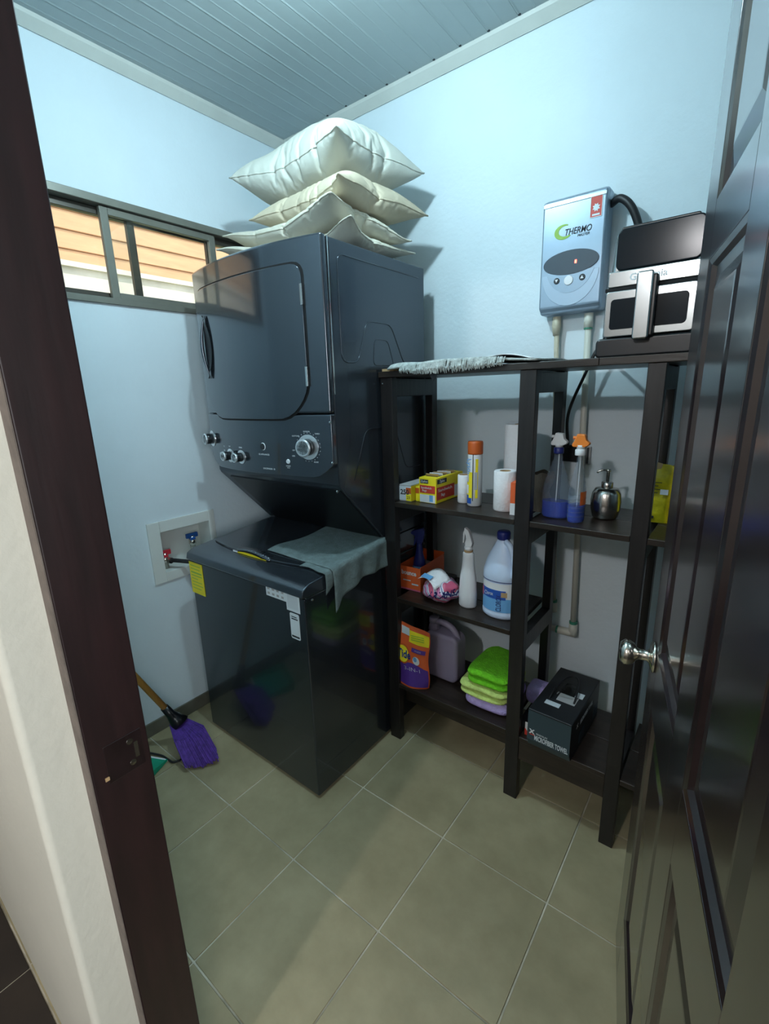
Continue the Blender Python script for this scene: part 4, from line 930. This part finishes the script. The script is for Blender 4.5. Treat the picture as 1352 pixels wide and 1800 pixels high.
# pipes
def pipe(name, label, pts, m, r=.0105):
    t = thing(name, label, 'pipe', (pts[0][0], pts[0][1], pts[0][2]))
    o = MB().tube([Vector(p)-Vector(pts[0]) for p in pts], r, 14).build('pipe', m, t, smooth=True); return t
t = pipe('water_pipe', 'thin aged cream pipe under the left of the water heater', [(-.572, 1.722, 1.655), (-.560, 1.722, 1.38), (-.520, 1.722, .60)], 'oldpvc', .0085)
MB().tube([(0, 0, 0), (0, 0, -.028), (.001, 0, -.06)], [.013, .015, .011], 14).build('adapter', 'oldpvc', t, smooth=True)
MB().tube([(.052, 0, -1.045), (.053, 0, -1.085)], .013, 14).build('elbow', 'pvc', t, smooth=True); MB().tube([(.0515, 0, -1.036), (.052, 0, -1.046)], .0125, 14).build('glue_ring', 'green', t)
MB().tube([(.053, 0, -1.073), (.030, 0, -1.078)], .011, 14).build('elbow_arm', 'pvc', t, smooth=True)
t = pipe('water_pipe', 'white pipe with green glue rings under the right of the water heater', [(-.468, 1.722, 1.655), (-.459, 1.722, 1.25), (-.442, 1.722, .525)], 'pvc')
MB().tube([(0, 0, 0), (.001, 0, -.045)], .0145, 14).build('coupling', 'pvc', t, smooth=True); MB().tube([(.001, 0, -.045), (.001, 0, -.050)], .0135, 14).build('glue_ring', 'green', t)
MB().tube([(.0265, 0, -1.115), (.027, 0, -1.165)], .0155, 14).build('elbow', 'pvc', t, smooth=True); MB().tube([(.026, 0, -1.105), (.0265, 0, -1.115)], .0150, 14).build('glue_ring', 'green', t)
MB().tube([(.036, 0, -1.155), (-.028, 0, -1.157)], .0150, 14).build('elbow_arm', 'pvc', t, smooth=True); MB().tube([(-.028, 0, -1.157), (-.036, 0, -1.157)], .0145, 14).build('glue_ring', 'green', t); MB().tube([(-.036, 0, -1.157), (-.13, 0, -1.160)], .0115, 14).build('branch', 'pvc', t, smooth=True)
MB().tube([Vector(p)-ht.location for p in curve_pts([(-.425, 1.715, 1.960), (-.395, 1.700, 1.965), (-.360, 1.695, 1.93), (-.335, 1.705, 1.86), (-.33, 1.72, 1.76)], 8)], .011, 12).build('heater_cable', 'rubber', ht, smooth=True)
ad = thing('power_adapter', 'black plug box on the back wall behind the spray bottles', 'plug', (-.49, BY, 1.165))
B(-.065, .030, -.014, 0, -.005, .055).build('box', 'dark', ad, bevel=.004); B(.042, .058, -.012, 0, -.012, .052).build('wall_plate', 'card', ad, bevel=.003); B(.045, .052, -.014, -.012, -.008, .048).build('slot', 'ink', ad)

# ================= countertop air fryer oven =================
ov = thing('countertop_oven', 'chrome and black countertop air fryer oven on the right of the shelf top', 'oven', (-.240, 1.385, 1.4925))
def O(mb, n, m, **k): return mb.build(n, m, ov, **k)
hw = .100
O(MB().prism(rrect(-hw-.012, hw+.012, 0, .048, .012), .26, 'y', -.012), 'base', 'dark', bevel=.006, seg=2)
# chrome body tapering upwards
mb = MB(); mb.hexa([(-hw-.004, .008, .045), (hw+.004, .008, .045), (hw+.004, .245, .045), (-hw-.004, .245, .045)], [(-hw+.012, .012, .300), (hw-.012, .012, .300), (hw-.012, .24, .300), (-hw+.012, .24, .300)]); O(mb, 'body', 'ovenchrome', bevel=.012, seg=3)
O(MB().prism(rrect(-hw+.020, hw+.005, .207, .302, .016), .014, 'y', -.004), 'display_panel', 'blackgloss', bevel=.004, seg=2)
O(MB().prism(rrect(-hw+.024, hw-.010, .298, .310, .005), .22, 'y', .012), 'top_cover', 'dark', bevel=.003)
O(MB().prism(rrect(-hw+.006, hw+.006, .168, .206, .006), .016, 'y', -.008), 'upper_band', 'ovenchrome', bevel=.003, seg=2)
O(B(-hw+.002, hw+.004, -.0085, .01, .160, .1675), 'door_gap', 'black')
O(MB().prism(rrect(-hw+.004, hw+.004, .050, .160, .008), .018, 'y', -.010), 'door', 'ovenchrome', bevel=.003, seg=2)
O(MB().prism(rrect(-hw+.018, -.008, .068, .140, .008), .002, 'y', -.0115), 'door_window', 'blackgloss', bevel=.001); O(MB().prism(rrect(.012, hw-.012, .068, .140, .010), .002, 'y', -.0115), 'door_window', 'blackgloss', bevel=.001)
O(MB().prism(rrect(-.022, .014, .038, .192, .006), .014, 'y', -.040), 'handle', 'ovenchrome', bevel=.004, seg=3)
O(B(-.006, .022, -.028, -.009, .045, .185), 'handle_mount', 'dark', bevel=.004)
text('oven_lettering', 'Gourmia', .022, 'silverprint', ov, (-.003, -.0085, .187), maxw=.082, bold=.0004)
for x in (-hw, hw): O(B(x-.008, x+.008, -.002, .02, -.0005, .004), 'foot', 'rubber')

MB().tube([Vector(p)-ov.location for p in curve_pts([(-.325, 1.60, 1.510), (-.385, 1.675, 1.53), (-.420, 1.69, 1.545), (-.460, 1.69, 1.455), (-.505, 1.695, 1.33), (-.50, 1.70, 1.215)], 8)], .0052, 10).build('power_cord', 'rubber', ov, smooth=True)
# ================= broom and dustpan =================
a = Vector((-1.745, .755, .160)); top = Vector((-1.872, .36, 1.02))
top = Vector((-1.80, .49, .80)); top = a+(Vector((-1.775, .648, .40))-a)*4.2
d = (top-a); 
br = thing('broom', 'purple bristled broom with a wooden stick leaning by the left door jamb', 'broom', (-1.60, .77, 0))
off = Vector((-1.60, .77, 0))
MB().tube([a-off, top-off], .0125, 14).build('stick', 'stick', br, smooth=True)
dn = d.normalized()
MB().tube([a+dn*.045-off, a+dn*.0-off, a-dn*.03-off, a-dn*.055+Vector((.012, 0, -.002))-off], [.016, .018, .026, .040], 16).build('socket', 'dark', br, smooth=True)
head = a-dn*.05
mb = MB(); tipc = Vector((-1.565, .770, .010))
side = Vector((.55, .83, 0)).normalized(); thick = Vector((.83, -.55, 0))
for i in range(520):
    s_ = rnd.uniform(-1, 1); q = rnd.uniform(-1, 1)
    p0 = head+side*s_*.030+thick*q*.012
    p2 = tipc+side*s_*.058*(1+.1*q)+thick*q*.030; p2.z = .004+.02*rnd.random()+.012*abs(s_)
    p1 = (p0+p2)/2+Vector((.012, 0, .035))+side*s_*.012+thick*q*.014
    pp_ = [p0-off, p1-off, p2-off]
    mb.tube([pp_[0], pp_[0]*.25+pp_[1]*.5+pp_[2]*.25+(pp_[1]-pp_[0]*.5-pp_[2]*.5)*.3, pp_[2]], [.0022, .0026, .0022], 4)
o = mb.build('bristles', 'bristle', br, fix=False); o['kind'] = 'stuff'
dpn = thing('dustpan', 'green plastic dustpan on the floor half hidden by the door jamb', 'dustpan', (-1.76, .58, 0), math.radians(25))
MB().hexa([(-.11, -.09, .002), (.105, -.09, .002), (.105, .075, .002), (-.11, .075, .002)], [(-.11, -.09, .005), (.105, -.09, .005), (.105, .075, .005), (-.11, .075, .005)]).build('pan', 'greenpan', dpn, bevel=.001)
for x in (-.11, .101): MB().hexa([(x, -.09, .005), (x+.004, -.09, .005), (x+.004, .075, .005), (x, .075, .005)], [(x, -.09, .045), (x+.004, -.09, .045), (x+.004, .075, .010), (x, .075, .010)]).build('side_wall', 'greenpan', dpn)
B(-.11, .105, -.094, -.09, .002, .045).build('back_wall', 'greenpan', dpn); B(-.112, .108, .073, .080, .001, .006).build('rubber_lip', 'white', dpn)
wl = MB().tube(curve_pts([(-1.80, .66, .012), (-1.74, .69, .006), (-1.70, .695, .006), (-1.665, .70, .006), (-1.655, .73, .006), (-1.70, .765, .006)], 8), .004, 8).build('black_cord', 'rubber', smooth=True)
tag(wl, 'thin black looped cord on the floor between the jamb and the broom', 'cord')
